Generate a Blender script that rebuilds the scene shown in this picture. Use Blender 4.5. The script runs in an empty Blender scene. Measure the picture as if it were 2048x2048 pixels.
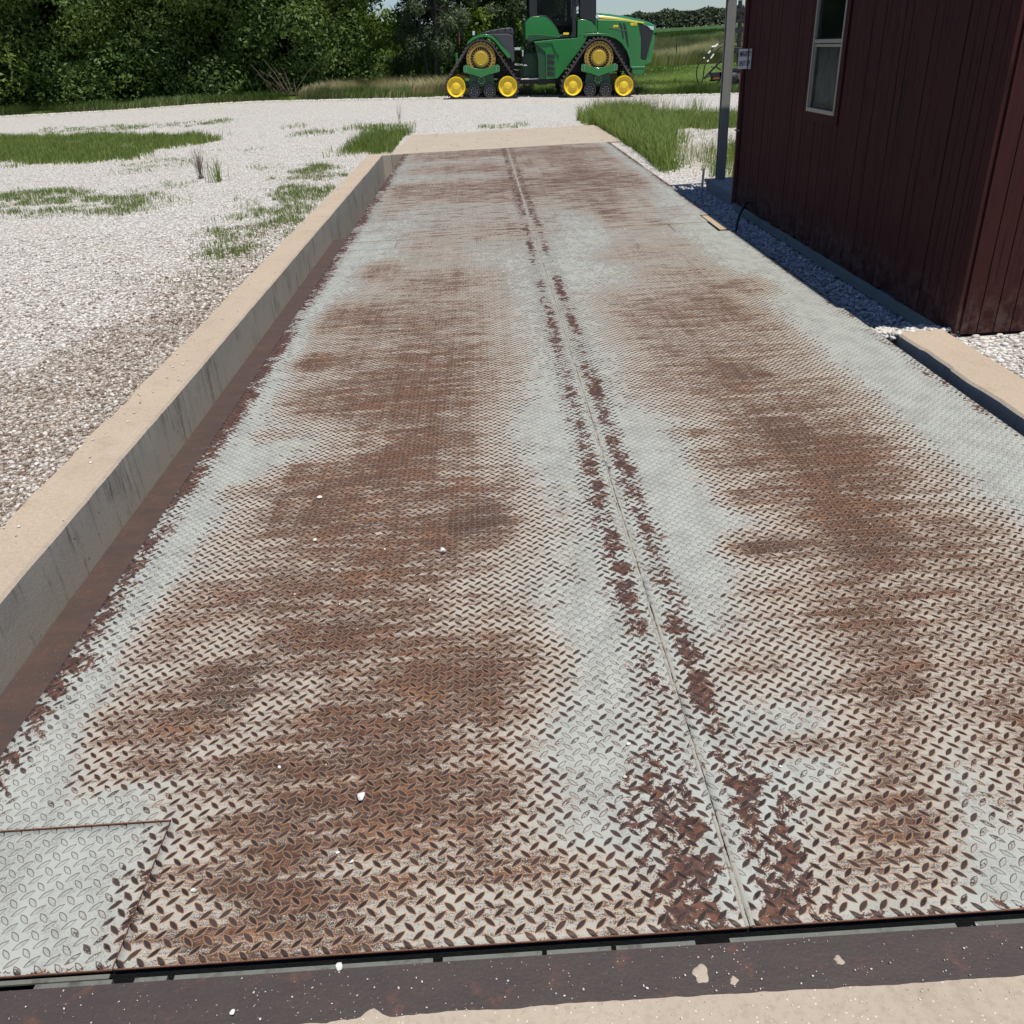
import bpy, math, random
import numpy as np
from mathutils import Vector, Matrix

rng = np.random.default_rng(7)
random.seed(7)
scene = bpy.context.scene
COL = scene.collection

# ------------------------------------------------------------------ camera
F = 1690.0                      # focal length in pixels of the 2048 px photograph
R = np.array([[0.99802, -0.06226, 0.00881],
              [-0.03781, -0.48217, 0.87526],
              [-0.05025, -0.87386, -0.48357]])
CAM = np.array([0.0, 0.0, 1.6])

def ray(u, v):
    return R @ np.array([u - 1024.0, v - 1024.0, F])

def G(u, v, z=0.0):             # photo measurement -> point on the level plane z
    w = ray(u, v); t = (z - CAM[2]) / w[2]
    return np.array([w[0]*t, w[1]*t, z])

def PY(u, v, Y):                # photo measurement -> point at distance Y
    w = ray(u, v); t = Y / w[1]
    return np.array([w[0]*t, Y, CAM[2] + w[2]*t])

cam_d = bpy.data.cameras.new('camera')
cam = bpy.data.objects.new('camera', cam_d); COL.objects.link(cam)
cam_d.sensor_width = 36.0; cam_d.sensor_fit = 'HORIZONTAL'
cam_d.lens = 36.0 * F / 2048.0
cam_d.clip_start = 0.05; cam_d.clip_end = 3000
m = Matrix.Identity(4)
for i in range(3):
    m[i][0] = R[i, 0]; m[i][1] = -R[i, 1]; m[i][2] = -R[i, 2]; m[i][3] = CAM[i]
cam.matrix_world = m
scene.camera = cam

# ------------------------------------------------------------------ helpers
def tag(o, label=None, cat=None, group=None, kind=None):
    if label: o['label'] = label
    if cat: o['category'] = cat
    if group: o['group'] = group
    if kind: o['kind'] = kind
    return o

def empty(name, loc=(0, 0, 0), rot=(0, 0, 0)):
    o = bpy.data.objects.new(name, None); COL.objects.link(o)
    o.location = loc; o.rotation_euler = rot
    o.empty_display_size = 0.2
    return o

def np_mesh(name, verts, faces, mats=None, parent=None, attrs=None, fattrs=None, smooth=False, midx=None):
    """verts Nx3, faces: Mxk array or a list of lists"""
    me = bpy.data.meshes.new(name)
    verts = np.asarray(verts, dtype=np.float32)
    if isinstance(faces, np.ndarray):
        k = faces.shape[1]; n = faces.shape[0]
        me.vertices.add(len(verts)); me.vertices.foreach_set('co', verts.ravel())
        me.loops.add(n*k); me.loops.foreach_set('vertex_index', faces.astype(np.int32).ravel())
        me.polygons.add(n)
        me.polygons.foreach_set('loop_start', np.arange(0, n*k, k, dtype=np.int32))
        me.update(calc_edges=True)
    else:
        me.from_pydata([tuple(map(float, v)) for v in verts], [], [list(map(int, f)) for f in faces])
        me.update()
    if attrs:
        for kx, a in attrs.items():
            at = me.attributes.new(kx, 'FLOAT', 'POINT'); at.data.foreach_set('value', np.asarray(a, dtype=np.float32).ravel())
    if fattrs:
        for kx, a in fattrs.items():
            at = me.attributes.new(kx, 'FLOAT', 'FACE'); at.data.foreach_set('value', np.asarray(a, dtype=np.float32).ravel())
    if mats is not None:
        for mm in (mats if isinstance(mats, (list, tuple)) else [mats]): me.materials.append(mm)
    if midx is not None:
        me.polygons.foreach_set('material_index', np.asarray(midx, dtype=np.int32))
    if smooth:
        me.polygons.foreach_set('use_smooth', np.ones(len(me.polygons), dtype=bool))
    o = bpy.data.objects.new(name, me); COL.objects.link(o)
    if parent is not None: o.parent = parent
    return o

class MB:
    """collects simple solids into one mesh"""
    def __init__(s): s.v = []; s.f = []
    def add(s, V, Fc):
        b = len(s.v); s.v += [tuple(map(float, p)) for p in V]; s.f += [[b+i for i in f] for f in Fc]; return s
    def box(s, x0, x1, y0, y1, z0, z1):
        V = [(x, y, z) for z in (z0, z1) for y in (y0, y1) for x in (x0, x1)]
        return s.add(V, [(0, 2, 3, 1), (4, 5, 7, 6), (0, 1, 5, 4), (2, 6, 7, 3), (0, 4, 6, 2), (1, 3, 7, 5)])
    def prism_y(s, pts, y0, y1, inset=None):
        """profile in x,z swept along y"""
        n = len(pts)
        A = sum(pts[i][0]*pts[(i+1) % n][1] - pts[(i+1) % n][0]*pts[i][1] for i in range(n))
        if A < 0: pts = pts[::-1]
        V = [(p[0], y0, p[1]) for p in pts] + [(p[0], y1, p[1]) for p in pts]
        Fc = [list(range(n)), list(range(2*n-1, n-1, -1))]
        Fc += [[i, i+n, (i+1) % n + n, (i+1) % n] for i in range(n)]
        return s.add(V, Fc)
    def prism_z(s, pts, z0, z1):
        n = len(pts)
        A = sum(pts[i][0]*pts[(i+1) % n][1] - pts[(i+1) % n][0]*pts[i][1] for i in range(n))
        if A < 0: pts = pts[::-1]
        V = [(p[0], p[1], z0) for p in pts] + [(p[0], p[1], z1) for p in pts]
        Fc = [list(range(n-1, -1, -1)), list(range(n, 2*n))]
        Fc += [[i, (i+1) % n, (i+1) % n + n, i+n] for i in range(n)]
        return s.add(V, Fc)
    def lathe_y(s, cx, cz, prof, n=32):
        """prof: list of (r, y); axis along y"""
        V = []; Fc = []
        for r, y in prof:
            for k in range(n):
                a = 2*math.pi*k/n; V.append((cx + r*math.cos(a), y, cz + r*math.sin(a)))
        for j in range(len(prof)-1):
            for k in range(n):
                Fc.append((j*n+k, j*n+(k+1) % n, (j+1)*n+(k+1) % n, (j+1)*n+k))
        Fc.append(list(range(n))); Fc.append([(len(prof)-1)*n + k for k in range(n-1, -1, -1)])
        return s.add(V, Fc)
    def tube(s, pts, r, n=8, r1=None):
        pts = [Vector(p) for p in pts]; V = []; Fc = []
        for i, p in enumerate(pts):
            d = (pts[min(i+1, len(pts)-1)] - pts[max(i-1, 0)]).normalized()
            up = Vector((0, 0, 1)) if abs(d.z) < .9 else Vector((1, 0, 0))
            a = d.cross(up).normalized(); b = d.cross(a).normalized()
            rr = r if r1 is None else r + (r1-r)*i/(len(pts)-1)
            for k in range(n):
                t = 2*math.pi*k/n; V.append(p + a*rr*math.cos(t) + b*rr*math.sin(t))
        for i in range(len(pts)-1):
            for k in range(n):
                Fc.append((i*n+k, i*n+(k+1) % n, (i+1)*n+(k+1) % n, (i+1)*n+k))
        Fc.append(list(range(n-1, -1, -1))); Fc.append([(len(pts)-1)*n+k for k in range(n)])
        return s.add(V, Fc)
    def build(s, name, mat, parent=None, bevel=0, smooth=False, seg=2):
        o = np_mesh(name, np.array(s.v), s.f, mat, parent)
        if smooth or bevel:
            o.data.polygons.foreach_set('use_smooth', np.ones(len(o.data.polygons), dtype=bool))
        if bevel:
            b = o.modifiers.new('bevel', 'BEVEL'); b.width = bevel; b.segments = seg; b.limit_method = 'ANGLE'
            b.angle_limit = math.radians(35); b.harden_normals = True
        elif smooth:
            try:
                for e in o.data.edges: pass
                o.data.set_sharp_from_angle(angle=math.radians(35))
            except Exception: pass
        return o

def spline(pts, n=6):
    pts = [Vector(p) for p in pts]; out = []
    P = [pts[0]*2-pts[1]] + pts + [pts[-1]*2-pts[-2]]
    for i in range(1, len(P)-2):
        for k in range(n):
            t = k/n; a, b, c, d = P[i-1], P[i], P[i+1], P[i+2]
            out.append(.5*((2*b)+(-a+c)*t+(2*a-5*b+4*c-d)*t*t+(-a+3*b-3*c+d)*t**3))
    out.append(pts[-1]); return out

# value noise in numpy
_perm = rng.random((256, 256))
def vnoise(x, y):
    xi = np.floor(x).astype(int); yi = np.floor(y).astype(int); fx = x-xi; fy = y-yi
    fx = fx*fx*(3-2*fx); fy = fy*fy*(3-2*fy)
    g = lambda a, b: _perm[a % 256, b % 256]
    return (g(xi, yi)*(1-fx)+g(xi+1, yi)*fx)*(1-fy) + (g(xi, yi+1)*(1-fx)+g(xi+1, yi+1)*fx)*fy
def fbm(x, y, o=4):
    s = 0; a = .5; t = 0
    for i in range(o):
        s = s + a*vnoise(x*2**i+17*i, y*2**i+31*i); t += a; a *= .55
    return s/t
def sstep(a, b, x):
    t = np.clip((x-a)/(b-a), 0, 1); return t*t*(3-2*t)

# ------------------------------------------------------------------ node helper
class NT:
    def __init__(s, name):
        s.mat = bpy.data.materials.new(name); s.mat.use_nodes = True
        s.t = s.mat.node_tree; s.n = s.t.nodes; s.l = s.t.links
        s.n.clear()
        s.out = s.n.new('ShaderNodeOutputMaterial')
        s.bsdf = s.n.new('ShaderNodeBsdfPrincipled')
        s.l.new(s.bsdf.outputs[0], s.out.inputs[0])
        s._pos = None
    def put(s, sock, val):
        if isinstance(val, bpy.types.NodeSocket): s.l.new(val, sock)
        elif isinstance(val, (tuple, list)):
            if len(sock.default_value) == 4 and len(val) == 3: val = (*val, 1)
            sock.default_value = val
        else:
            try: sock.default_value = val
            except TypeError: sock.default_value = (val,)*len(sock.default_value)
    def m(s, op, a, b=None, c=None, clamp=False):
        x = s.n.new('ShaderNodeMath'); x.operation = op; x.use_clamp = clamp
        s.put(x.inputs[0], a)
        if b is not None: s.put(x.inputs[1], b)
        if c is not None: s.put(x.inputs[2], c)
        return x.outputs[0]
    def mix(s, f, a, b, mode='MIX'):
        x = s.n.new('ShaderNodeMix'); x.data_type = 'RGBA'; x.blend_type = mode
        s.put(x.inputs[0], f); s.put(x.inputs[6], a); s.put(x.inputs[7], b); return x.outputs[2]
    def ss(s, a, b, v):
        x = s.n.new('ShaderNodeMapRange'); x.interpolation_type = 'SMOOTHSTEP'
        s.put(x.inputs[0], v); s.put(x.inputs[1], a); s.put(x.inputs[2], b); return x.outputs[0]
    def pos(s):
        if s._pos is None: s._pos = s.n.new('ShaderNodeTexCoord').outputs['Object']
        return s._pos
    def sep(s, v=None):
        x = s.n.new('ShaderNodeSeparateXYZ'); s.put(x.inputs[0], v or s.pos()); return x.outputs
    def comb(s, a, b, c):
        x = s.n.new('ShaderNodeCombineXYZ'); s.put(x.inputs[0], a); s.put(x.inputs[1], b); s.put(x.inputs[2], c); return x.outputs[0]
    def scaled(s, sc, v=None):
        x = s.n.new('ShaderNodeMapping'); s.put(x.inputs[0], v or s.pos()); x.inputs['Scale'].default_value = sc; return x.outputs[0]
    def noise(s, scale, detail=3, rough=.55, vec=None, col=False, dist=0.0):
        x = s.n.new('ShaderNodeTexNoise'); s.put(x.inputs['Vector'], vec or s.pos())
        x.inputs['Scale'].default_value = scale; x.inputs['Detail'].default_value = detail
        x.inputs['Roughness'].default_value = rough; x.inputs['Distortion'].default_value = dist
        return x.outputs['Color' if col else 'Fac']
    def vor(s, scale, vec=None, feature='F1', out='Distance', rnd=1.0):
        x = s.n.new('ShaderNodeTexVoronoi'); x.feature = feature; s.put(x.inputs['Vector'], vec or s.pos())
        x.inputs['Scale'].default_value = scale; x.inputs['Randomness'].default_value = rnd
        return x.outputs[out]
    def attr(s, name):
        x = s.n.new('ShaderNodeAttribute'); x.attribute_name = name; return x.outputs['Fac']
    def ramp(s, f, stops):
        x = s.n.new('ShaderNodeValToRGB'); s.put(x.inputs[0], f); e = x.color_ramp.elements
        while len(e) < len(stops): e.new(.5)
        for el, (p, c) in zip(e, stops): el.position = p; el.color = (*c, 1) if len(c) == 3 else c
        return x.outputs[0]
    def bump(s, h, strength=1.0, dist=1.0, normal=None):
        x = s.n.new('ShaderNodeBump'); s.put(x.inputs['Height'], h); x.inputs['Strength'].default_value = strength
        x.inputs['Distance'].default_value = dist
        if normal is not None: s.put(x.inputs['Normal'], normal)
        return x.outputs[0]
    def fin(s, color=None, rough=None, metal=None, normal=None, spec=None, coat=None):
        b = s.bsdf.inputs
        if color is not None: s.put(b['Base Color'], color)
        if rough is not None: s.put(b['Roughness'], rough)
        if metal is not None: s.put(b['Metallic'], metal)
        if normal is not None: s.put(b['Normal'], normal)
        if spec is not None: s.put(b['Specular IOR Level'], spec)
        if coat is not None: s.put(b['Coat Weight'], coat); b['Coat Roughness'].default_value = .08
        return s.mat

def simple(name, col, rough=.6, metal=0.0, var=.12, scale=8, coat=None, spec=None, bump=0.0, dirt=None):
    t = NT(name); n = t.noise(scale, 4, .6)
    c = t.mix(n, tuple(x*(1-var) for x in col), tuple(min(1, x*(1+var)) for x in col))
    if dirt:
        d = t.ss(.5, .75, t.noise(scale*.7, 5, .65)); c = t.mix(t.m('MULTIPLY', d, dirt[0]), c, dirt[1])
    nr = t.bump(t.noise(scale*6, 3, .6), 1.0, bump) if bump else None
    return t.fin(c, rough, metal, nr, spec, coat)

# ------------------------------------------------------------------ materials
# --- steel diamond plate, chalky pale grey-green paint over rust
PX_, PY_ = 0.0420, 0.0405
def deck_material():
    t = NT('painted_rusty_tread_plate')
    P = t.pos()
    wob = t.noise(160, 2, .5, col=True)
    wv = t.n.new('ShaderNodeVectorMath'); wv.operation = 'SUBTRACT'; t.put(wv.inputs[0], wob); wv.inputs[1].default_value = (.5, .5, .5)
    ws = t.n.new('ShaderNodeVectorMath'); ws.operation = 'SCALE'; t.put(ws.inputs[0], wv.outputs[0]); ws.inputs['Scale'].default_value = .0022
    wa = t.n.new('ShaderNodeVectorMath'); wa.operation = 'ADD'; t.put(wa.inputs[0], P); t.put(wa.inputs[1], ws.outputs[0])
    x, y, _ = t.sep(wa.outputs[0])
    def lug(off, sgn):
        u = t.m('SUBTRACT', t.m('DIVIDE', x, PX_), off); v = t.m('SUBTRACT', t.m('DIVIDE', y, PY_), off)
        iu = t.m('ROUND', u); iv = t.m('ROUND', v)
        du = t.m('MULTIPLY', t.m('SUBTRACT', u, iu), PX_*.7071); dv = t.m('MULTIPLY', t.m('SUBTRACT', v, iv), PY_*.7071)
        al = t.m('ADD', du, t.m('MULTIPLY', dv, sgn)); ac = t.m('ABSOLUTE', t.m('SUBTRACT', du, t.m('MULTIPLY', dv, sgn)))
        q = t.m('DIVIDE', al, .0158); q = t.m('SUBTRACT', 1.0, t.m('MULTIPLY', q, q))
        d = t.m('SUBTRACT', t.m('MULTIPLY', q, .0049), ac)
        return d, t.comb(iu, iv, off)
    dA, iA = lug(0.0, -1.0); dB, iB = lug(0.5, 1.0)
    d = t.m('MAXIMUM', dA, dB)
    # a random number for every lug
    isA = t.m('GREATER_THAN', dA, dB)
    vm = t.n.new('ShaderNodeMix'); vm.data_type = 'VECTOR'; t.put(vm.inputs[0], isA); t.put(vm.inputs[4], iB); t.put(vm.inputs[5], iA)
    wn = t.n.new('ShaderNodeTexWhiteNoise'); t.put(wn.inputs['Vector'], vm.outputs[1]); lr = wn.outputs['Value']
    d = t.m('ADD', d, t.m('MULTIPLY', t.m('SUBTRACT', lr, .5), .0009))
    lugm = t.ss(-.0001, .0009, d)
    halo = t.ss(-.0036, -.0002, d)
    rust = t.attr('rust'); flake = t.attr('flake'); dark = t.attr('dark')
    streak = t.noise(1.0, 5, .7, vec=t.scaled((22, 110, 20)))
    fine = t.noise(230, 4, .7)
    mid = t.noise(38, 5, .65)
    med = t.noise(1.0, 4, .65, vec=t.scaled((5, 30, 5)))
    n1 = t.m('ADD', t.m('SUBTRACT', t.m('ADD', t.m('MULTIPLY', streak, .75), t.m('MULTIPLY', fine, .75)), .75), t.m('MULTIPLY', t.m('SUBTRACT', med, .5), .55))
    yw = t.sep(P)[1]; farm = t.ss(7.6, 9.2, yw)
    st2 = t.noise(1.0, 6, .72, vec=t.scaled((2.6, 15, 3)))
    n1 = t.m('ADD', n1, t.m('MULTIPLY', t.m('MULTIPLY', t.m('SUBTRACT', st2, .5), t.m('ADD', .5, farm)), 1.5))
    lon = t.noise(1.0, 4, .6, vec=t.scaled((16, .45, 3)))
    n1 = t.m('ADD', n1, t.m('MULTIPLY', t.m('SUBTRACT', lon, .5), .28))
    grain = t.noise(520, 2, .7)
    n1 = t.m('ADD', n1, t.m('MULTIPLY', t.m('SUBTRACT', grain, .5), 1.1))
    # paint
    paint = t.mix(t.noise(3.0, 4, .6), (.315, .333, .308), (.400, .412, .378))
    smud = t.m('MULTIPLY', t.ss(.42, .60, t.noise(7.5, 6, .75, vec=t.scaled((1.3, .8, 1)))), t.ss(.35, .7, fine))
    paint = t.mix(t.m('MULTIPLY', smud, .7), paint, (.15, .15, .15))
    # warm rust stain on the paint
    paint = t.mix(t.m('MULTIPLY', t.m('MULTIPLY', t.ss(.05, .42, t.m('ADD', rust, t.m('MULTIPLY', n1, .22))), t.m('ADD', .16, t.m('MULTIPLY', t.ss(-.0075, -.0012, d), t.ss(.3, .62, mid)))), .80), paint, (.40, .23, .13))
    paint = t.mix(t.m('MULTIPLY', t.ss(.05, .4, rust), .48), paint, (.375, .357, .310))
    rimc = t.mix(fine, (.40, .20, .10), (.56, .37, .235))
    rimc = t.mix(t.ss(.0, .35, t.m('ADD', rust, flake)), paint, rimc)
    # worn rust between the lugs
    rc = t.mix(t.ss(.36, .64, mid), (.060, .030, .021), (.158, .082, .050))
    rc = t.mix(t.m('MULTIPLY', t.ss(.50, .66, t.noise(4.5, 5, .7, vec=t.scaled((1, 2.2, 1)))), .75), rc, (.225, .100, .046))
    rc = t.mix(t.m('MULTIPLY', t.ss(.47, .60, streak), .75), rc, (.045, .031, .029))
    rc = t.mix(t.m('MULTIPLY', t.ss(.50, .66, t.noise(2.6, 6, .72, vec=t.scaled((.9, 3.2, 1)))), .55), rc, (.040, .026, .022))
    rc = t.mix(t.m('MULTIPLY', farm, .40), rc, (.090, .062, .052))
    rc = t.mix(t.m('MULTIPLY', t.ss(.3, .8, dark), .75), rc, (.040, .024, .020))
    rc = t.mix(t.m('MULTIPLY', t.ss(.58, .68, fine), .6), rc, (.34, .235, .165))
    rt = t.m('ADD', t.m('MULTIPLY', rust, 1.36), t.m('MULTIPLY', n1, 1.75))
    rt = t.m('ADD', rt, t.m('MULTIPLY', t.m('SUBTRACT', t.noise(14, 3, .6), .5), .5))
    base = t.mix(t.ss(.555, .72, rt), paint, rc)
    # black soot streaks
    sk = t.m('MULTIPLY', t.ss(.35, .8, dark), t.ss(.50, .62, streak))
    base = t.mix(t.m('MULTIPLY', sk, .75), base, (.05, .052, .056))
    col = t.mix(t.m('MULTIPLY', halo, t.m('MULTIPLY', t.ss(.08, .4, rust), .8)), base, rimc)
    # flaking bands beside the weld seam and edges: hard edged
    fn = t.m('ADD', flake, t.m('ADD', t.m('MULTIPLY', t.m('SUBTRACT', t.noise(15, 7, .72, dist=.8), .5), 3.1), t.m('MULTIPLY', halo, .10)))
    fn = t.m('ADD', fn, t.m('MULTIPLY', t.m('SUBTRACT', fine, .5), .9)); fm = t.ss(.575, .62, fn)
    fedge = t.m('SUBTRACT', t.ss(.53, .57, fn), fm)
    fc = t.mix(t.ss(.38, .62, mid), (.048, .028, .025), (.135, .066, .046))
    fc = t.mix(t.m('MULTIPLY', t.ss(.5, .62, t.noise(9, 4, .6)), .5), fc, (.062, .045, .048))
    fc = t.mix(t.m('MULTIPLY', t.ss(.62, .72, fine), .6), fc, (.3, .24, .2))
    col = t.mix(t.m('MULTIPLY', fm, t.ss(.02, .1, flake)), col, fc)
    col = t.mix(t.m('MULTIPLY', t.m('MULTIPLY', fedge, .6), t.ss(.02, .1, flake)), col, (.45, .33, .24))
    # lug tops
    topd = t.mix(lr, (.024, .020, .021), (.062, .044, .040))
    topd = t.mix(t.m('MULTIPLY', t.ss(.66, .74, fine), .6), topd, (.4, .36, .32))
    tr = t.m('ADD', t.m('ADD', t.m('MULTIPLY', rust, 2.0), t.m('MULTIPLY', flake, .9)), t.m('ADD', t.m('MULTIPLY', t.m('SUBTRACT', lr, .5), .36), t.m('MULTIPLY', t.ss(3.5, 8, yw), .10)))
    tr = t.m('ADD', tr, t.m('MULTIPLY', t.m('SUBTRACT', fine, .5), .7))
    tr = t.m('ADD', tr, t.m('MULTIPLY', t.m('SUBTRACT', mid, .5), .5))
    tm = t.m('MULTIPLY', lugm, t.ss(.25, .36, tr))
    line = t.m('MULTIPLY', t.ss(-.0016, -.0002, d), t.m('SUBTRACT', 1.0, t.ss(.0, .0009, d)))
    col = t.mix(t.m('MULTIPLY', line, t.m('MULTIPLY', t.ss(.02, .12, t.m('ADD', rust, t.m('MULTIPLY', flake, .5))), .55)), col, (.34, .2, .12))
    col = t.mix(tm, col, topd)
    rim_shade = t.m('MULTIPLY', t.ss(-.0018, -.0005, d), t.m('SUBTRACT', 1.0, t.ss(-.0003, .0006, d)))  # dark ring painted around each lug as its rim shadow
    col = t.mix(t.m('MULTIPLY', rim_shade, .66), col, (.13, .085, .062))
    col = t.mix(t.m('MULTIPLY', t.m('MULTIPLY', lugm, t.m('SUBTRACT', 1.0, tm)), t.m('MULTIPLY', t.ss(.3, .7, mid), .45)), col, (.26, .235, .20))
    h = t.m('MULTIPLY', t.ss(-.0016, .0013, d), .0032)
    h2 = t.m('ADD', h, t.m('MULTIPLY', fine, .00035)); h2 = t.m('SUBTRACT', h2, t.m('MULTIPLY', fm, .0003))
    # grit and dust
    gv = t.vor(34); gr_ = t.sep(t.vor(34, out='Color'))
    gm = t.m('MULTIPLY', t.m('LESS_THAN', gv, t.m('MULTIPLY', gr_[0], .075)), t.m('GREATER_THAN', gr_[1], .72))
    col = t.mix(t.m('MULTIPLY', gm, .85), col, (.62, .60, .56))
    nr = t.bump(h2, 1.0, 1.0)
    rough = t.mix(tm, (.62,)*3, (.42,)*3)
    t.fin(col, .62, 0.0, nr, .14)
    t.put(t.bsdf.inputs['Roughness'], t.m('SUBTRACT', .64, t.m('MULTIPLY', tm, .2)))
    return t.mat
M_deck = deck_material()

def rusty_steel(name, a, b, speck=0.0, scale=6, rough=.55):
    t = NT(name)
    n = t.noise(scale, 6, .65, vec=t.scaled((1, 3, 3))); f = t.noise(120, 4, .7)
    c = t.mix(n, a, b)
    c = t.mix(t.m('MULTIPLY', t.ss(.55, .75, t.noise(scale*2.3, 5, .7)), .6), c, (.16, .07, .04))
    c = t.mix(t.m('MULTIPLY', t.ss(.35, .8, f), .3), c, tuple(x*.55 for x in a))
    if speck:
        v = t.vor(70); r = t.vor(70, out='Color'); rs = t.sep(r)[0]
        clus = t.ss(.42, .62, t.noise(7, 4, .7)); sp = t.m('MULTIPLY', t.m('LESS_THAN', v, t.m('MULTIPLY', rs, .15)), t.m('GREATER_THAN', rs, .80))
        v2 = t.vor(170); r2 = t.sep(t.vor(170, out='Color'))[1]
        sp2 = t.m('MULTIPLY', t.m('LESS_THAN', v2, .2), t.m('GREATER_THAN', r2, .88))
        c = t.mix(t.m('MULTIPLY', t.m('MULTIPLY', t.m('MAXIMUM', sp, sp2), clus), speck), c, (.55, .53, .5))
    return t.fin(c, rough, .0, t.bump(t.m('ADD', f, n), 1.0, .0012), .4)
M_beam = rusty_steel('brown_rusted_channel', (.040, .031, .031), (.074, .055, .050), .85)
M_beam_side = rusty_steel('rusted_side_beam', (.034, .030, .034), (.12, .072, .052), .25, 4)
M_under = simple('black_flaking_underframe', (.018, .021, .022), .6, var=.5, scale=20, bump=.002)
M_flange = simple('grey_painted_flange', (.13, .135, .12), .6, var=.2, scale=30, dirt=(.8, (.03, .02, .018)))
M_edge = simple('rust_plate_edge', (.20, .09, .05), .8, var=.4, scale=60, bump=.002)
M_primer = simple('tan_primed_steel', (.42, .33, .23), .7, var=.15, scale=25, dirt=(.6, (.12, .06, .04)))

def concrete(name, a, b, stain=0.0, scale=1.0):
    t = NT(name)
    big = t.noise(1.6*scale, 5, .6); f = t.noise(60, 5, .7); ff = t.noise(300, 3, .7)
    c = t.mix(big, a, b)
    c = t.mix(t.m('MULTIPLY', t.ss(.45, .7, f), .45), c, tuple(x*.70 for x in a))
    c = t.mix(t.m('MULTIPLY', t.ss(.52, .68, t.noise(4.5, 6, .7)), .35), c, tuple(x*.74 for x in a))
    # aggregate specks
    v = t.vor(120); r = t.sep(t.vor(120, out='Color'))
    c = t.mix(t.m('MULTIPLY', t.m('MULTIPLY', t.m('LESS_THAN', v, .22), t.m('GREATER_THAN', r[0], .8)), .5), c, (.75, .72, .68))
    c = t.mix(t.m('MULTIPLY', t.m('MULTIPLY', t.m('LESS_THAN', v, .2), t.m('GREATER_THAN', r[1], .9)), .55), c, (.14, .11, .09))
    h = t.m('ADD', t.m('MULTIPLY', f, .6), t.m('MULTIPLY', ff, .4))
    if stain:
        # formed face: drip stains and bug holes
        st = t.m('ADD', t.m('MULTIPLY', t.noise(1.0, 6, .75, vec=t.scaled((22, 22, 1.6))), .6), t.m('MULTIPLY', t.noise(3.0, 5, .7), .4))
        N = t.n.new('ShaderNodeNewGeometry'); nx = t.sep(N.outputs['Normal'])
        side = t.m('SUBTRACT', 1.0, t.m('ABSOLUTE', nx[2]))
        c = t.mix(t.m('MULTIPLY', side, .85), c, t.mix(big, (.40, .375, .315), (.50, .465, .39)))
        c = t.mix(t.m('MULTIPLY', t.m('MULTIPLY', t.ss(.50, .64, st), side), stain), c, (.13, .115, .085))
        bh = t.m('MULTIPLY', t.m('LESS_THAN', t.vor(14, out='Distance'), .07), t.m('GREATER_THAN', t.sep(t.vor(14, out='Color'))[2], .45))
        c = t.mix(t.m('MULTIPLY', t.m('MULTIPLY', bh, side), .9), c, (.05, .048, .045))
        h = t.m('SUBTRACT', h, t.m('MULTIPLY', t.m('MULTIPLY', bh, side), 3.0))
    ck = t.vor(1.3, vec=t.noise(2.0, 3, .6, col=True), feature='DISTANCE_TO_EDGE')
    return t.fin(c, .88, 0, t.bump(h, 1.0, .0022), .25)
M_conc = concrete('tan_concrete', (.355, .295, .23), (.45, .385, .31))
M_wall = concrete('formed_concrete', (.37, .295, .22), (.47, .385, .295), .75)
M_conc_dark = concrete('pit_concrete', (.12, .11, .10), (.17, .16, .14))

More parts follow.
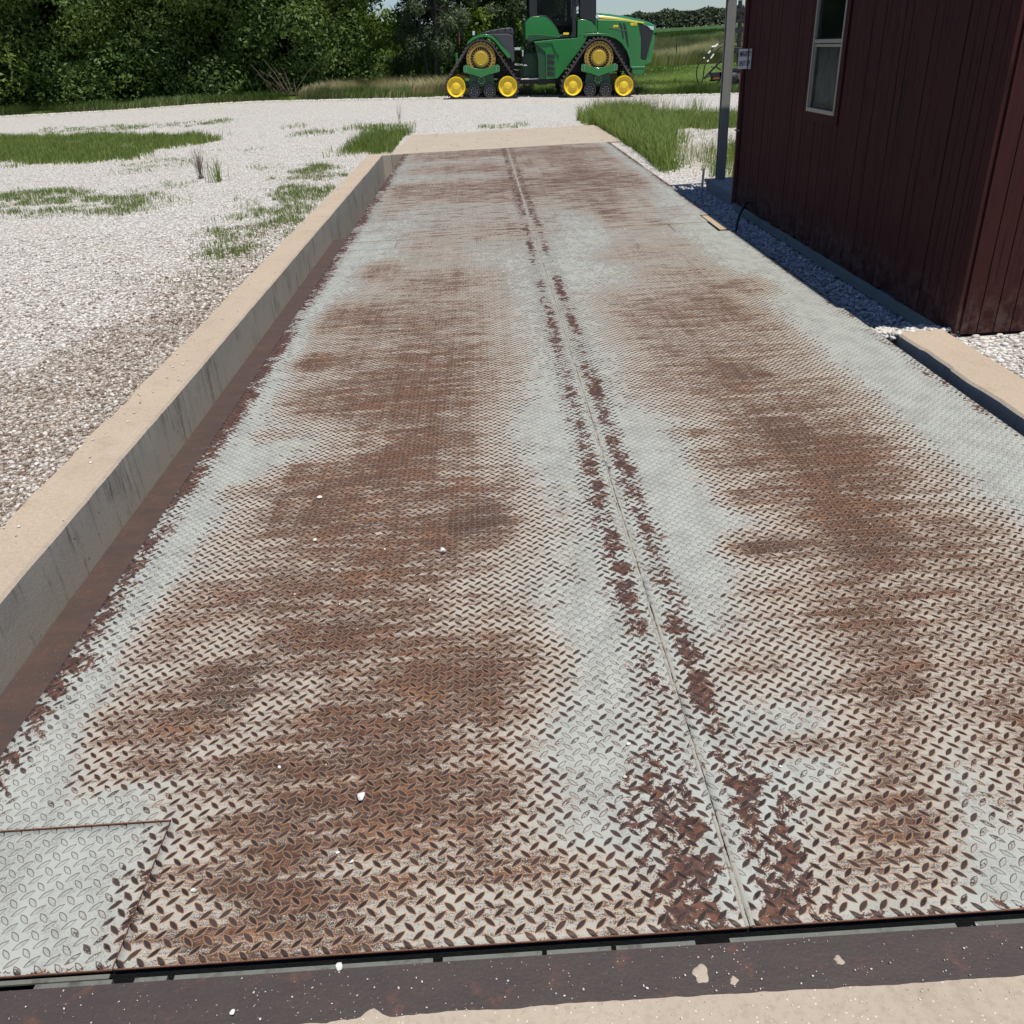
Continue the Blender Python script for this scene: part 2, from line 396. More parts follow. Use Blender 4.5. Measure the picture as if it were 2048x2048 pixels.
# limestone gravel ground: one sheet, zones by attribute (0 gravel .. 1 grass), warm = dirty gravel
def ground_material():
    t = NT('gravel_and_turf')
    gr = t.attr('grass'); dirt = t.attr('dirt')
    # gravel colour
    w = t.noise(26, 3, .6, col=True)
    v1 = t.vor(34, out='Distance'); c1 = t.sep(t.vor(34, out='Color'))
    v2 = t.vor(90, out='Distance'); c2 = t.sep(t.vor(90, out='Color'))
    g = t.mix(c1[0], (.50, .485, .455), (.76, .75, .72))
    g = t.mix(t.m('MULTIPLY', c2[1], .45), g, (.74, .72, .68))
    g = t.mix(t.m('MULTIPLY', t.m('GREATER_THAN', c2[0], .86), .5), g, (.30, .26, .22))
    g = t.mix(t.m('MULTIPLY', t.ss(.30, .62, v1), .72), g, (.17, .15, .13))
    g = t.mix(t.m('MULTIPLY', t.ss(.52, .66, t.noise(9, 5, .75)), .28), g, (.30, .27, .23))
    g = t.mix(t.m('MULTIPLY', t.ss(.52, .75, t.noise(.8, 4, .6)), .30), g, (.45, .38, .31))
    gd = t.mix(c1[1], (.24, .175, .13), (.50, .43, .36))
    gd = t.mix(t.m('MULTIPLY', t.ss(.3, .62, v1), .7), gd, (.085, .065, .05))
    gd = t.mix(t.m('MULTIPLY', t.m('GREATER_THAN', c2[0], .7), .6), gd, (.62, .59, .55))
    dm = t.ss(.35, .65, t.m('ADD', dirt, t.m('MULTIPLY', t.m('SUBTRACT', t.noise(5, 5, .7), .5), .6)))
    g = t.mix(dm, g, gd)
    # grass colour
    n = t.noise(1.2, 5, .65); nf = t.noise(35, 4, .75, vec=t.scaled((1, 1, .3)))
    ga = t.mix(n, (.075, .135, .022), (.14, .20, .045))
    ga = t.mix(t.m('MULTIPLY', t.ss(.4, .7, nf), .6), ga, (.04, .075, .014))
    ga = t.mix(t.m('MULTIPLY', t.ss(.55, .8, t.noise(60, 3, .7)), .5), ga, (.26, .28, .10))
    crop = t.attr('crop')
    cc = t.mix(t.noise(.15, 5, .6), (.030, .072, .016), (.055, .11, .024))
    cc = t.mix(t.ss(.45, .7, t.noise(2.0, 4, .7, vec=t.scaled((1, .25, 1)))), cc, (.022, .05, .012))
    ga = t.mix(crop, ga, cc)
    edge = t.ss(.42, .58, t.m('ADD', gr, t.m('MULTIPLY', t.m('SUBTRACT', t.noise(4, 5, .7), .5), .5)))
    c = t.mix(edge, g, ga)
    h = t.m('ADD', t.m('MULTIPLY', t.m('SUBTRACT', 1.0, v1), .7), t.m('MULTIPLY', t.m('SUBTRACT', 1.0, v2), .35))
    return t.fin(c, .95, 0, t.bump(h, 1.0, .012), .15)
M_ground = ground_material()

def stone_mat(name, pal, rough=.9):
    t = NT(name); a = t.attr('tone')
    c = t.ramp(a, pal); c = t.mix(t.m('MULTIPLY', t.noise(150, 4, .7), .35), c, tuple(x*.6 for x in pal[0][1]))
    return t.fin(c, rough, 0, t.bump(t.noise(180, 3, .7), 1.0, .001), .25)
M_stone = stone_mat('limestone_chips', [(0, (.26, .19, .14)), (.25, (.45, .40, .35)), (.6, (.60, .57, .53)), (1, (.74, .72, .69))])
M_stone_dirty = stone_mat('weathered_chips', [(0, (.15, .10, .07)), (.3, (.30, .245, .20)), (.65, (.48, .44, .39)), (1, (.74, .72, .68))])
M_stone_grey = stone_mat('grey_blue_chips', [(0, (.27, .27, .28)), (.4, (.42, .42, .43)), (.75, (.53, .53, .53)), (1, (.66, .65, .64))])
M_chip = stone_mat('white_chip', [(0, (.70, .69, .64)), (1, (.80, .79, .75))])
M_pebble = simple('brown_pebble', (.22, .15, .09), .8, bump=.001)
M_dark_pebble = simple('dark_pebble', (.05, .05, .055), .8)

def leaf_mat(name, a, b, trans=.35, seed=0):
    t = NT(name); tone = t.attr('tone')
    c = t.mix(tone, a, b); oi = t.n.new('ShaderNodeObjectInfo'); c = t.mix(t.m('MULTIPLY', oi.outputs['Random'], .55), c, t.mix(tone, tuple(x*.45 for x in a), tuple(x*.62 for x in b)))
    t.fin(c, .55, 0, None, .3)
    tr = t.n.new('ShaderNodeBsdfTranslucent'); t.put(tr.inputs[0], t.mix(.5, c, tuple(min(1, x*1.6) for x in b)))
    mx = t.n.new('ShaderNodeMixShader'); mx.inputs[0].default_value = trans
    t.l.new(t.bsdf.outputs[0], mx.inputs[1]); t.l.new(tr.outputs[0], mx.inputs[2]); t.l.new(mx.outputs[0], t.out.inputs[0])
    return t.mat
M_leaf_a = leaf_mat('dark_woodland_leaf', (.040, .088, .020), (.155, .230, .056), .36)
M_leaf_b = leaf_mat('mid_green_leaf', (.054, .108, .022), (.205, .285, .060), .38)
M_leaf_c = leaf_mat('bright_green_leaf', (.070, .140, .020), (.23, .32, .055), .4)
M_leaf_d = leaf_mat('grey_green_leaf', (.040, .062, .030), (.12, .155, .075), .25)
M_grass = leaf_mat('grass_blade', (.085, .150, .024), (.27, .34, .085), .4)
M_grass_dry = leaf_mat('dry_grass_blade', (.16, .17, .06), (.42, .36, .20), .3)
M_grass_dark = leaf_mat('rank_grass_blade', (.035, .075, .014), (.12, .18, .04), .3)
M_bark = simple('bark', (.06, .048, .038), .9, var=.3, scale=6, bump=.01)
M_twig = simple('dry_grey_twig', (.22, .18, .14), .9, var=.2)

# shed
def red_wood():
    t = NT('faded_red_board')
    x, y, z = t.sep()
    st = t.noise(1.0, 5, .7, vec=t.scaled((60, 60, 3)))
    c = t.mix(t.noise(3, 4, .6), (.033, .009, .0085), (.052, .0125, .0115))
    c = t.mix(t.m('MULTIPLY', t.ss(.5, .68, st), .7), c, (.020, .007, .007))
    ck = t.noise(1.0, 3, .6, vec=t.scaled((38, 38, 1.1)))
    crack = t.m('MULTIPLY', t.ss(.63, .645, ck), 1.0)
    c = t.mix(t.m('MULTIPLY', crack, .9), c, (.012, .006, .006))
    c = t.mix(t.m('MULTIPLY', t.ss(.72, .8, t.noise(45, 3, .6)), .25), c, (.35, .25, .22))
    c = t.mix(t.m('MULTIPLY', t.m('MULTIPLY', t.ss(.35, .0, z), t.ss(.4, .65, t.noise(12, 5, .7))), .35), c, (.16, .12, .10))
    h = t.m('SUBTRACT', st, t.m('MULTIPLY', crack, 2.0))
    return t.fin(c, .8, 0, t.bump(h, 1.0, .003), .2)
M_red = red_wood()
def grey_wood(name, a, b, axis=(30, 2, 30)):
    t = NT(name); st = t.noise(1.0, 6, .7, vec=t.scaled(axis))
    c = t.mix(st, a, b); c = t.mix(t.m('MULTIPLY', t.ss(.6, .7, st), .6), c, tuple(x*.35 for x in a))
    kn = t.m('LESS_THAN', t.vor(5, vec=t.scaled((1, .4, 1))), .06); c = t.mix(t.m('MULTIPLY', kn, .8), c, (.02, .015, .012))
    return t.fin(c, .85, 0, t.bump(st, 1.0, .003), .2)
M_plank = grey_wood('weathered_porch_plank', (.13, .13, .13), (.38, .37, .36), (45, 2.5, 45))
M_post = grey_wood('weathered_post', (.16, .165, .16), (.30, .30, .28), (40, 40, 1.6))
M_skirt = grey_wood('grey_skirt_board', (.17, .18, .16), (.27, .28, .25), (20, 2, 20))
M_alu = simple('window_aluminium', (.27, .26, .225), .45, .25, scale=20)
M_felt = simple('roof_shingle', (.08, .075, .07), .9, var=.3, scale=20, bump=.004)
def glass(name, tint, rough=.03, alpha=.75):
    t = NT(name); t.fin(tint, rough, 0, None, .5)
    tr = t.n.new('ShaderNodeBsdfTransparent'); tr.inputs[0].default_value = (.55, .6, .6, 1)
    mx = t.n.new('ShaderNodeMixShader'); mx.inputs[0].default_value = alpha
    t.l.new(tr.outputs[0], mx.inputs[1]); t.l.new(t.bsdf.outputs[0], mx.inputs[2]); t.l.new(mx.outputs[0], t.out.inputs[0])
    return t.mat
M_glass = glass('dark_window_glass', (.01, .012, .012), .05, .6)
M_cabglass = glass('tinted_cab_glass', (.012, .016, .018), .02, .16)
def dusty():
    t = NT('dusty_plastic_sheet'); z = t.sep()[2]
    n = t.noise(6, 6, .7, vec=t.scaled((1, 2, .8)))
    c = t.mix(t.ss(.35, .65, n), (.34, .35, .33), (.80, .80, .76))
    tear = t.m('LESS_THAN', t.vor(5.5, vec=t.scaled((1, 3.0, 1.0))), .07)
    c = t.mix(t.m('MULTIPLY', t.ss(.62, .70, t.noise(25, 4, .7, vec=t.scaled((1, 2, .5)))), .6), c, (.62, .6, .56))
    return t.fin(c, .8, 0, t.bump(n, 1.0, .004), .2)
M_dusty = dusty()
M_sign = simple('white_sign_enamel', (.78, .78, .76), .4, var=.05, scale=10, dirt=(.3, (.4, .33, .25)))
M_ink = simple('black_sign_ink', (.025, .02, .02), .5)
M_black_rubber = simple('black_rubber_hose', (.018, .018, .019), .5)
M_galv = simple('galvanised_pipe', (.42, .43, .44), .4, .6, var=.2, scale=30)
M_redpipe = simple('painted_conduit', (.13, .03, .028), .55, var=.2)

# tractor
M_green = simple('tractor_green_paint', (.010, .160, .030), .3, var=.06, scale=3, coat=.6, dirt=(.10, (.2, .18, .13)))
M_dgreen = simple('dark_green_casting', (.010, .060, .020), .5, var=.2, scale=6)
M_yellow = simple('wheel_yellow_paint', (.80, .56, .015), .33, var=.05, scale=4, coat=.4, dirt=(.2, (.30, .22, .08)))
M_gold = simple('dusty_shaded_drive_yellow', (.30, .195, .04), .6, var=.15, scale=10)  # wheel yellow dulled by dust, with the shade under the belt painted in
M_hub = simple('hub_cap_yellow', (.42, .30, .02), .4, var=.06, scale=6)
M_track = simple('dusty_track_rubber', (.055, .048, .046), .85, var=.35, scale=5, dirt=(.7, (.15, .12, .105)))
M_blackp = simple('black_plastic', (.016, .017, .019), .35, var=.1)
M_greyp = simple('charcoal_tank_plastic', (.045, .048, .056), .45, var=.1)
M_mech = simple('oily_black_metal', (.016, .017, .017), .4, .3, var=.3)
M_bolt = simple('zinc_bolt', (.60, .60, .58), .35, .7)
M_lens = simple('clear_lamp_lens', (.62, .66, .70), .12, .3, var=.1)
M_ydecal = simple('yellow_decal', (.85, .62, .02), .4, var=.03)
M_roller = simple('black_roller_rubber', (.022, .023, .026), .5, var=.1)
M_orange = simple('orange_reflector', (.65, .20, .05), .4)

# ------------------------------------------------------------------ ground
def rise(y): return np.interp(y, [34, 60, 100, 600, 1500], [0, .4, 1.25, 6.0, 12.0])
def gz(x, y):
    x = np.asarray(x, float); y = np.asarray(y, float)
    s = sstep(18, 28, y)
    sl = np.interp(x, [-30, -10, -1, 5.3, 12, 60], [0.0, 0.02, .057, -.201, -.42, -.5])
    z = s*sl + rise(y)*sstep(-6, 6, x-(y-40)*0.0) + rise(y)*.5*(1-sstep(-6, 6, x))
    z = z - .025*(1-s)
    # shallow bed beside the right edge of the deck
    z = z - .12*sstep(2.0, 2.3, x)*(1-sstep(11, 15, y))*sstep(4.6, 5.3, y)
    z = z + .02*(fbm(x*.5, y*.5, 3)-.5)*sstep(1, 4, np.abs(x+.2)-1.9)
    return z
def hit(u, v):
    w = ray(u, v); w = w/w[1]
    ys = np.concatenate([np.linspace(1, 60, 1200), np.linspace(60.5, 1200, 2200)])
    zz = CAM[2] + w[2]*ys - gz(w[0]*ys, ys)
    i = np.argmax(zz < 0)
    if zz[i] >= 0: i = len(ys)-1
    y = ys[i]; return np.array([w[0]*y, y, float(gz(w[0]*y, y))])

# far edge of the gravel yard, from where it lies in the place
edge_px = [(-60, 236), (100, 228), (231, 221), (330, 214), (430, 207), (560, 202), (700, 199), (860, 196), (960, 193), (1100, 191), (1300, 191), (1400, 189), (1480, 187), (1600, 186), (1800, 184)]
EP = np.array([hit(*p) for p in edge_px])
EP = EP[np.argsort(EP[:, 0])]
def yard_edge(x): return np.interp(x, EP[:, 0], EP[:, 1])

def lines(segs):
    out = []
    for a, b, st in segs: out += list(np.arange(a, b, st))
    return np.unique(np.round(np.array(out + [segs[-1][1]]), 4))
xs = lines([(-900, -100, 50), (-100, -30, 5), (-30, -9, .75), (-9, -1.9, .118), (-1.9, 2.3, .14), (2.3, 8, .1), (8, 30, .75), (30, 100, 5), (100, 900, 50)])
ys = lines([(-60, -4, 4), (-4, 1, .25), (1, 16.4, .11), (16.4, 24, .19), (24, 48, .5), (48, 120, 3), (120, 1500, 40)])
xs = np.unique(np.append(xs, [-1.9, 2.3, 2.5])); ys = np.unique(np.append(ys, [1.0, 16.4, 4.78]))
Xg, Yg = np.meshgrid(xs, ys)
Zg = gz(Xg, Yg)
nx, ny = len(xs), len(ys)
idx = np.arange(nx*ny).reshape(ny, nx)
q = np.stack([idx[:-1, :-1], idx[:-1, 1:], idx[1:, 1:], idx[1:, :-1]], -1)
cx = (xs[:-1]+xs[1:])/2; cy = (ys[:-1]+ys[1:])/2
CX, CY = np.meshgrid(cx, cy)
hole = (CX > -1.9) & (CX < 2.3) & (CY > -4.0) & (CY < 16.4)
hole |= (CX > 2.29) & (CX < 2.5) & (CY > -4.0) & (CY < 4.78)
q = q[~hole]
gx, gy = Xg.ravel(), Yg.ravel()
ge = yard_edge(gx)
grass = sstep(-.5, .5, gy-ge)
dirt = sstep(1.2, .2, np.abs(gx+2.3))*sstep(14, 3, gy)*.9
dirt = np.maximum(dirt, .75*sstep(8, 3.0, gy)*sstep(-1.9, -2.2, gx))
dirt = np.maximum(dirt, .62*np.exp(-((gx-3.6)/1.2)**2-((gy-14.0)/2.6)**2))
dirt = np.maximum(dirt, .25*np.exp(-((gx+5)/3)**2-((gy-20.0)/4)**2))
crop = sstep(96, 104, gy)
np_mesh('ground', np.stack([gx, gy, Zg.ravel()], -1), q, M_ground, attrs={'grass': grass, 'dirt': dirt, 'crop': crop}, smooth=True)['kind'] = 'structure'

# concrete approach slabs
slab = MB().prism_z([(-1.62, 16.29), (2.49, 16.31), (2.44, 19.85), (-1.50, 19.95)], -.35, 0.0).build('approach_slab', M_conc, bevel=.012)
tag(slab, kind='structure')
_ax = np.arange(-2.3, 2.6, .008)
_ay = np.interp(_ax, [-1, -.5, .12, .71, 2], [.902, .945, .950, .945, .944]) + (fbm(_ax*30, _ax*0+2, 5)-.5)*.005*(1+2.2*sstep(.2, -.4, _ax)) + .020*np.exp(-((_ax+.31)/.02)**2)
_n = len(_ax); _V = [(a, b, .003) for a, b in zip(_ax, _ay)] + [(a, -4, .003) for a in _ax] + [(a, b, -.02) for a, b in zip(_ax, _ay)]
apr = np_mesh('near_apron', _V, [[i, i+1, i+1+2*_n, i+2*_n] for i in range(_n-1)] + [[i, i+_n, i+1+_n, i+1] for i in range(_n-1)], M_conc)
tag(apr, kind='structure')
pitf = MB().box(-1.9, 2.5, -3, 16.4, -1.3, -1.2).build('pit_floor', M_conc_dark); tag(pitf, kind='structure')

# pit walls
def rough_wall(name, x0, x1, y0, y1, z0, ztop, dy=.03, amp=.01):
    yy = np.arange(y0, y1+1e-6, dy); n = len(yy)
    jl = (fbm(yy*3, yy*0+5, 4)-.5)*amp*2.6 + (vnoise(yy*11, yy*0+2) > .86)*amp*.9; jr = (fbm(yy*6, yy*0+9, 4)-.5)*amp*.8
    xl = x0+jl; xr = x1+jr; zt = ztop + (fbm(yy*2, yy*0+3, 3)-.5)*.008
    ch = .012
    ring = [np.stack([xl, yy, yy*0+z0], -1), np.stack([xl, yy, zt-ch], -1), np.stack([xl+ch, yy, zt], -1), np.stack([xr-ch, yy, zt], -1), np.stack([xr, yy, zt-ch], -1), np.stack([yy*0+x1, yy, yy*0+ztop-.12], -1), np.stack([yy*0+x1, yy, yy*0+z0], -1)]
    k = len(ring); V = np.stack(ring, 1).reshape(-1, 3)
    Fc = [[i*k+j, (i+1)*k+j, (i+1)*k+j+1, i*k+j+1] for i in range(n-1) for j in range(k-1)]
    Fc.append(list(range(k))); Fc.append([(n-1)*k+j for j in range(k-1, -1, -1)])
    return np_mesh(name, V, Fc, M_wall)
w = rough_wall('concrete_pit_wall', -2.045, -1.775, -3.5, 16.42, -1.2, 0.0)
MBx = MB().box(-1.772, -1.30, 16.30, 16.47, -1.2, -.012)
cw = MBx.build('end_wall', M_wall, w)
tag(w, 'long low concrete wall with tan top and grey streaked side left of the steel deck', 'wall')
rw = rough_wall('concrete_pit_wall', 2.385, 2.66, -3.5, 4.83, -1.2, 0.0)
tag(rw, 'short end of a concrete wall by white stones at the right edge of the deck', 'wall')

# ------------------------------------------------------------------ the weighbridge
# wear map: measured patches (u, v, half-width, half-height in photo px, amount, darkness)
BL = [
 (639,725,60,18,.75,.3),(701,637,95,38,.65,.2),(882,560,110,30,.55,.0),(768,539,40,22,.5,.0),(882,642,140,60,.55,.1),(872,735,150,55,.6,.3),
 (675,792,90,24,.4,.0),(640,820,70,16,.35,.1),(934,373,190,22,.6,.3),(1115,363,50,9,.8,.6),(880,430,100,32,.35,.2),(830,330,120,20,.35,.2),(1000,455,110,40,.4,.5),
 (1167,394,160,28,.6,.5),(1219,347,110,28,.55,.3),(1100,310,80,12,.4,.2),(1180,330,90,16,.5,.3),(1270,510,80,22,.4,.3),(1467,570,80,20,.6,.4),(1440,610,60,22,.5,.3),(1296,611,130,55,.42,.3),(1500,640,60,25,.4,.1),
 (1467,745,130,50,.62,.5),(1560,853,130,75,.72,.6),(1612,925,110,60,.72,.5),(1690,1010,140,60,.82,.3),(1537,1097,80,26,.72,.7),(1760,1100,140,80,.82,.6),
 (1455,932,60,28,.45,.3),(1393,870,40,12,.5,.3),(1496,998,50,26,.5,.5),(1760,1250,130,110,.7,.5),(1790,1400,110,100,.62,.4),(1800,1560,90,110,.5,.2),(1740,900,90,70,.6,.2),
 (1610,1500,95,22,.45,1.0),(1690,1640,110,60,.38,.1),(1390,640,130,50,.35,.2),(1340,700,110,50,.3,.2),
 (625,957,70,24,.55,.4),(610,1010,110,30,.62,.4),(600,1050,130,40,.62,.5),(955,1045,85,45,.8,.9),(780,1110,190,100,.72,.3),(700,1250,160,60,.68,.5),
 (480,1372,100,55,.6,.9),(850,1372,170,65,.78,.3),(935,975,80,22,.6,.4),(850,880,110,50,.68,.3),(830,800,140,45,.66,.2),(760,940,120,45,.7,.3),
 (950,1320,110,40,.55,.5),(760,1480,220,70,.82,.5),(720,1600,230,70,.86,.4),(560,1700,190,60,.7,.3),(480,1780,170,55,.62,.5),(650,1830,260,50,.66,.5),
 (900,1700,200,60,.62,.4),(950,1560,110,50,.6,.3),(420,1200,130,55,.32,.0),(330,1250,110,45,.26,.0),(300,1500,110,55,.42,.0),(330,1420,140,40,.40,.2),(520,1560,110,50,.6,.5),
 (1080,1720,160,50,.34,.1),(1250,1780,120,40,.42,.0),(1060,1840,190,40,.35,.1),(360,1900,120,30,.38,.6),(560,1900,200,26,.7,.3),(620,1300,120,60,.58,.5),(560,1180,120,40,.5,.3),
 (1010,1250,70,60,.35,.2),(1010,1400,70,60,.4,.2),(500,985,90,20,.3,.0),(470,1100,100,30,.35,.0),(540,870,60,14,.28,.0),
 (1080,1150,60,40,.12,.4),(1130,1050,50,30,.1,.3),(980,600,40,30,.1,.4),(1380,1420,120,60,.18,.1),(1500,1320,110,80,.34,.2),(1560,1200,90,60,.34,.2),
 (1720,1740,150,70,.42,.1),(1560,1820,120,45,.34,.1),(1790,1650,60,90,.45,.2),(290,1450,130,70,.42,.1),(330,1300,120,60,.30,.1),(260,1560,80,30,.3,.1),(1330,1640,60,50,.15,.1),
 (850,1000,200,120,.35,.1),(700,760,160,80,.25,.0),(1350,780,120,60,.25,.1)]
BW = []
for (u, v, ru, rv, a, dk) in BL:
    c0 = G(u, v); cx_ = G(u+ru, v); cyu = G(u, v-rv); cyd = G(u, v+rv)
    BW.append((c0[0], c0[1], abs(cx_[0]-c0[0]), max(.04, abs(cyu[1]-cyd[1])/2), a, dk))
XS = .449
def wear(X, Y):
    wx = X + (fbm(X*3, Y*3, 3)-.5)*.16; wy = Y + (fbm(X*2.2+40, Y*2.2, 3)-.5)*.22
    inv = np.ones_like(X); dark = np.zeros_like(X)
    for (cx_, cy_, rx, ry, a, dk) in BW:
        g = np.exp(-(((wx-cx_)/rx)**2 + ((wy-cy_)/ry)**2)*.82)
        inv *= 1-a*.92*g; dark = np.maximum(dark, dk*g)
    rust = 1-inv
    # wheel paths
    path = np.exp(-((X+.48)/.42)**4) + np.exp(-((X-1.45)/.40)**4)
    band = fbm(X*1.1+3, Y*3.2, 4)
    rust = np.maximum(rust, path*(.18+.48*band)*(1-.35*sstep(5.5, 8, Y))*sstep(.9, 1.6, Y))
    rust = rust + .10*(fbm(X*5, Y*22, 4)-.5)*(rust > .03)
    far = sstep(8.3, 9.5, Y)
    hb = fbm(X*.8+9, Y*1.5+4, 4)
    bandy = .42*np.exp(-((Y-11.7)/.9)**2) + .22*np.exp(-((Y-13.6)/.5)**2) + .26*np.exp(-((Y-15.3)/.7)**2) - .10*np.exp(-((Y-9.3)/.8)**2)
    rust = np.maximum(rust*(1-.45*far), far*(.20 + bandy*(.35+1.3*fbm(X*1.3+2, Y*2.5, 3)) + .9*(hb-.5)))
    rust = np.maximum(rust, far*.42*(np.exp(-((X-1.25-.04*Y*0)/.16)**2)+np.exp(-((X-1.75)/.10)**2)*.8))
    rust = rust + far*.28*(np.exp(-((X+.75)/.2)**2)*.0 + np.exp(-((X-1.35)/.25)**2))
    rust *= 1-.8*sstep(-1.12, -1.3, X)*(1-far*.2)
    rust *= 1-.75*sstep(1.95, 2.15, X)
    rust = np.clip(rust, 0.0, 1)
    rust = np.where(rust > .5, .5+(rust-.5)*(.75-.45*far), rust)
    # flaking bands by the weld seam
    dxs = X-XS
    bl = fbm(Y*2.2+50, Y*0+1, 3); br = fbm(Y*2.6+80, Y*0+7, 3); bl2 = fbm(Y*1.1+5, Y*0+3, 3)
    L = np.exp(-((dxs+.068)/.062)**2)*(.30+.64*bl); Rr = np.exp(-((dxs-.066)/.058)**2)*(.28+.64*br)
    wide = sstep(2.0, 1.25, Y)
    L = np.maximum(L, wide*np.exp(-((dxs+.11)/.13)**2)*.74); Rr = np.maximum(Rr, wide*np.exp(-((dxs-.10)/.11)**2)*.70)
    flake = np.maximum(L, Rr)
    flake = np.maximum(flake, far*np.exp(-(dxs/.15)**2)*(.34+.6*bl2))
    flake *= 1-.6*np.exp(-(dxs/.022)**2)
    eL = np.exp(-((X+1.37)/(.075+.03*far))**2)*(.32+.95*fbm(Y*2.4, Y*0+22, 3))
    eR = np.exp(-((X-2.255)/.05)**2)*(.28+.9*fbm(Y*1.7, Y*0+32, 3))*(.55+.45*far)
    flake = np.maximum(flake, np.maximum(eL, eR))
    flake = np.maximum(flake, .55*np.exp(-((X+.86)/.05)**2-((Y-1.25)/.16)**2))
    flake = np.maximum(flake, .42*np.exp(-((Y-1.085)/.02)**2))
    return rust, np.clip(flake, 0, 1.2), np.clip(dark, 0, 1)

scale_root = tag(empty('truck_scale', (.44, 8.7, -.2)), 'long rusty pale grey tread plate weighbridge deck between the concrete wall and red shed', 'weighbridge')
def rel(o, root):                # meshes are modelled in world coordinates
    o.parent = root; o.matrix_parent_inverse = Matrix.Translation(-Vector(root.location))
    return o
def plate(name, x0, x1, y0, y1, z=0.0, cut=None, step=.02):
    nx_ = max(2, int(round((x1-x0)/step))+1); ny_ = max(2, int(round((y1-y0)/step))+1)
    ax = np.linspace(x0, x1, nx_); ay = np.linspace(y0, y1, ny_)
    X, Y = np.meshgrid(ax, ay); ind = np.arange(nx_*ny_).reshape(ny_, nx_)
    qq = np.stack([ind[:-1, :-1], ind[:-1, 1:], ind[1:, 1:], ind[1:, :-1]], -1).reshape(-1, 4)
    if cut:
        mx = (X[:-1, :-1]+X[1:, 1:]).ravel()/2; my = (Y[:-1, :-1]+Y[1:, 1:]).ravel()/2
        k = np.ones(len(qq), bool)
        for (a, b, c, d) in cut: k &= ~((mx > a) & (mx < b) & (my > c) & (my < d))
        qq = qq[k]
    r, fl, dk = wear(X, Y)
    zz = z + .0016*(fbm(X*1.3, Y*.9, 2)-.5)
    # snap border rows of cuts is not needed: the step divides them closely
    V = np.stack([X.ravel(), Y.ravel(), zz.ravel()], -1)
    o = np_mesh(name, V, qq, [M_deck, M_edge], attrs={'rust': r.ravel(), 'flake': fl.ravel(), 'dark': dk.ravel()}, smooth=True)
    so = o.modifiers.new('thickness', 'SOLIDIFY'); so.thickness = .009; so.offset = -1; so.material_offset_rim = 1; so.use_even_offset = False
    return rel(o, scale_root)
XL, XR, YN, YJ, YF = -1.39, 2.27, 1.085, 8.48, 16.25
g = .0022
plate('deck_plate', XL, XS-g, YN, YJ-g, cut=[(-9, -.852, 0, 1.462), (-9, -.865, 8.10, 9)])
plate('deck_plate', XS+g, XR, YN, YJ-g, cut=[(1.748, 9, 8.10, 9), (2.14, 9, 8.0, 9)])
plate('deck_plate', XL, XS-g, YJ+g, YF)
plate('deck_plate', XS+g, XR, YJ+g, YF, cut=[(2.16, 9, 8, 8.84), (1.75, 9, 16.05, 17)])
for (a, b, c, d) in ((XL, -.8550, YN+.001, 1.4590), (XL, -.871, 8.109, YJ-.004), (1.756, 2.134, 8.109, YJ-.004), (1.756, XR, 16.06, YF)):
    plate('access_plate', a, b, c, d, z=-.0015)
# weld bead along the seam
def bead():
    yy = np.arange(YN, YF, .012); n = len(yy)
    wob = (fbm(yy*5, yy*0, 3)-.5)*.012; brk = vnoise(yy*9, yy*0+4)
    V = []; Fc = []
    for sgn in (-1, 1):
        b = len(V); wdt = .0035+.004*fbm(yy*30, yy*0+sgn, 3); h = np.where(brk > .25, .0022+.0018*fbm(yy*60, yy*0+3*sgn, 2), -.002)
        c = XS+sgn*.0062+wob*.3
        for i in range(n):
            V += [(c[i]-wdt[i], yy[i], -.001), (c[i]-wdt[i]*.4, yy[i], h[i]), (c[i]+wdt[i]*.4, yy[i], h[i]*.9), (c[i]+wdt[i], yy[i], -.001)]
        for i in range(n-1):
            for j in range(3): Fc.append([b+i*4+j, b+i*4+j+1, b+(i+1)*4+j+1, b+(i+1)*4+j])
    t = NT('chalky_weld_bead'); nn = t.noise(60, 4, .7); cc = t.mix(t.ss(.56, .62, nn), (.31, .30, .26), (.11, .06, .045)); t.fin(cc, .75, 0, t.bump(nn, 1, .002))
    return np_mesh('weld_bead', V, Fc, t.mat, smooth=True)
rel(bead(), scale_root)
# structure under the deck
u = MB(); u.box(XL+.004, XR-.004, YN+.004, YN+.012, -.30, -.0115); u.box(XL+.012, XL+.02, 1.1, 16.2, -.30, -.0115); u.box(XR-.02, XR-.012, 1.1, 16.2, -.40, -.0115)
u.box(XL+.02, XR-.02, 16.18, 16.2, -.3, -.0115)
rel(u.build('side_channel', M_under), scale_root)
fl = MB()
for a, b in ((-1.0, -.845), (-.80, -.735), (-.72, -.20), (.03, .16), (-.18, .02), (.17, .33), (.40, .86), (.9, 1.4)): fl.box(a, b, 1.0535, 1.0645, -.018, -.003)
fl.box(-1.1, -.86, 1.074, 1.0835, -.018, -.013)
rel(fl.build('flange', M_flange), scale_root)
sb = MB().box(-1.772, -1.20, -2, 10.15, -.30, -.272); sb.box(-1.30, -1.27, -2, 10.15, -1.0, -.30)
rel(sb.build('side_beam', M_beam_side), scale_root)
rel(MB().box(2.17, 2.262, 8.10, 8.83, -.03, -.006).build('corner_bracket', M_primer), scale_root)
rel(MB().box(XL+.1, XR-.1, 16.2, 16.28, -.2, -.02).build('end_channel', M_edge), scale_root)
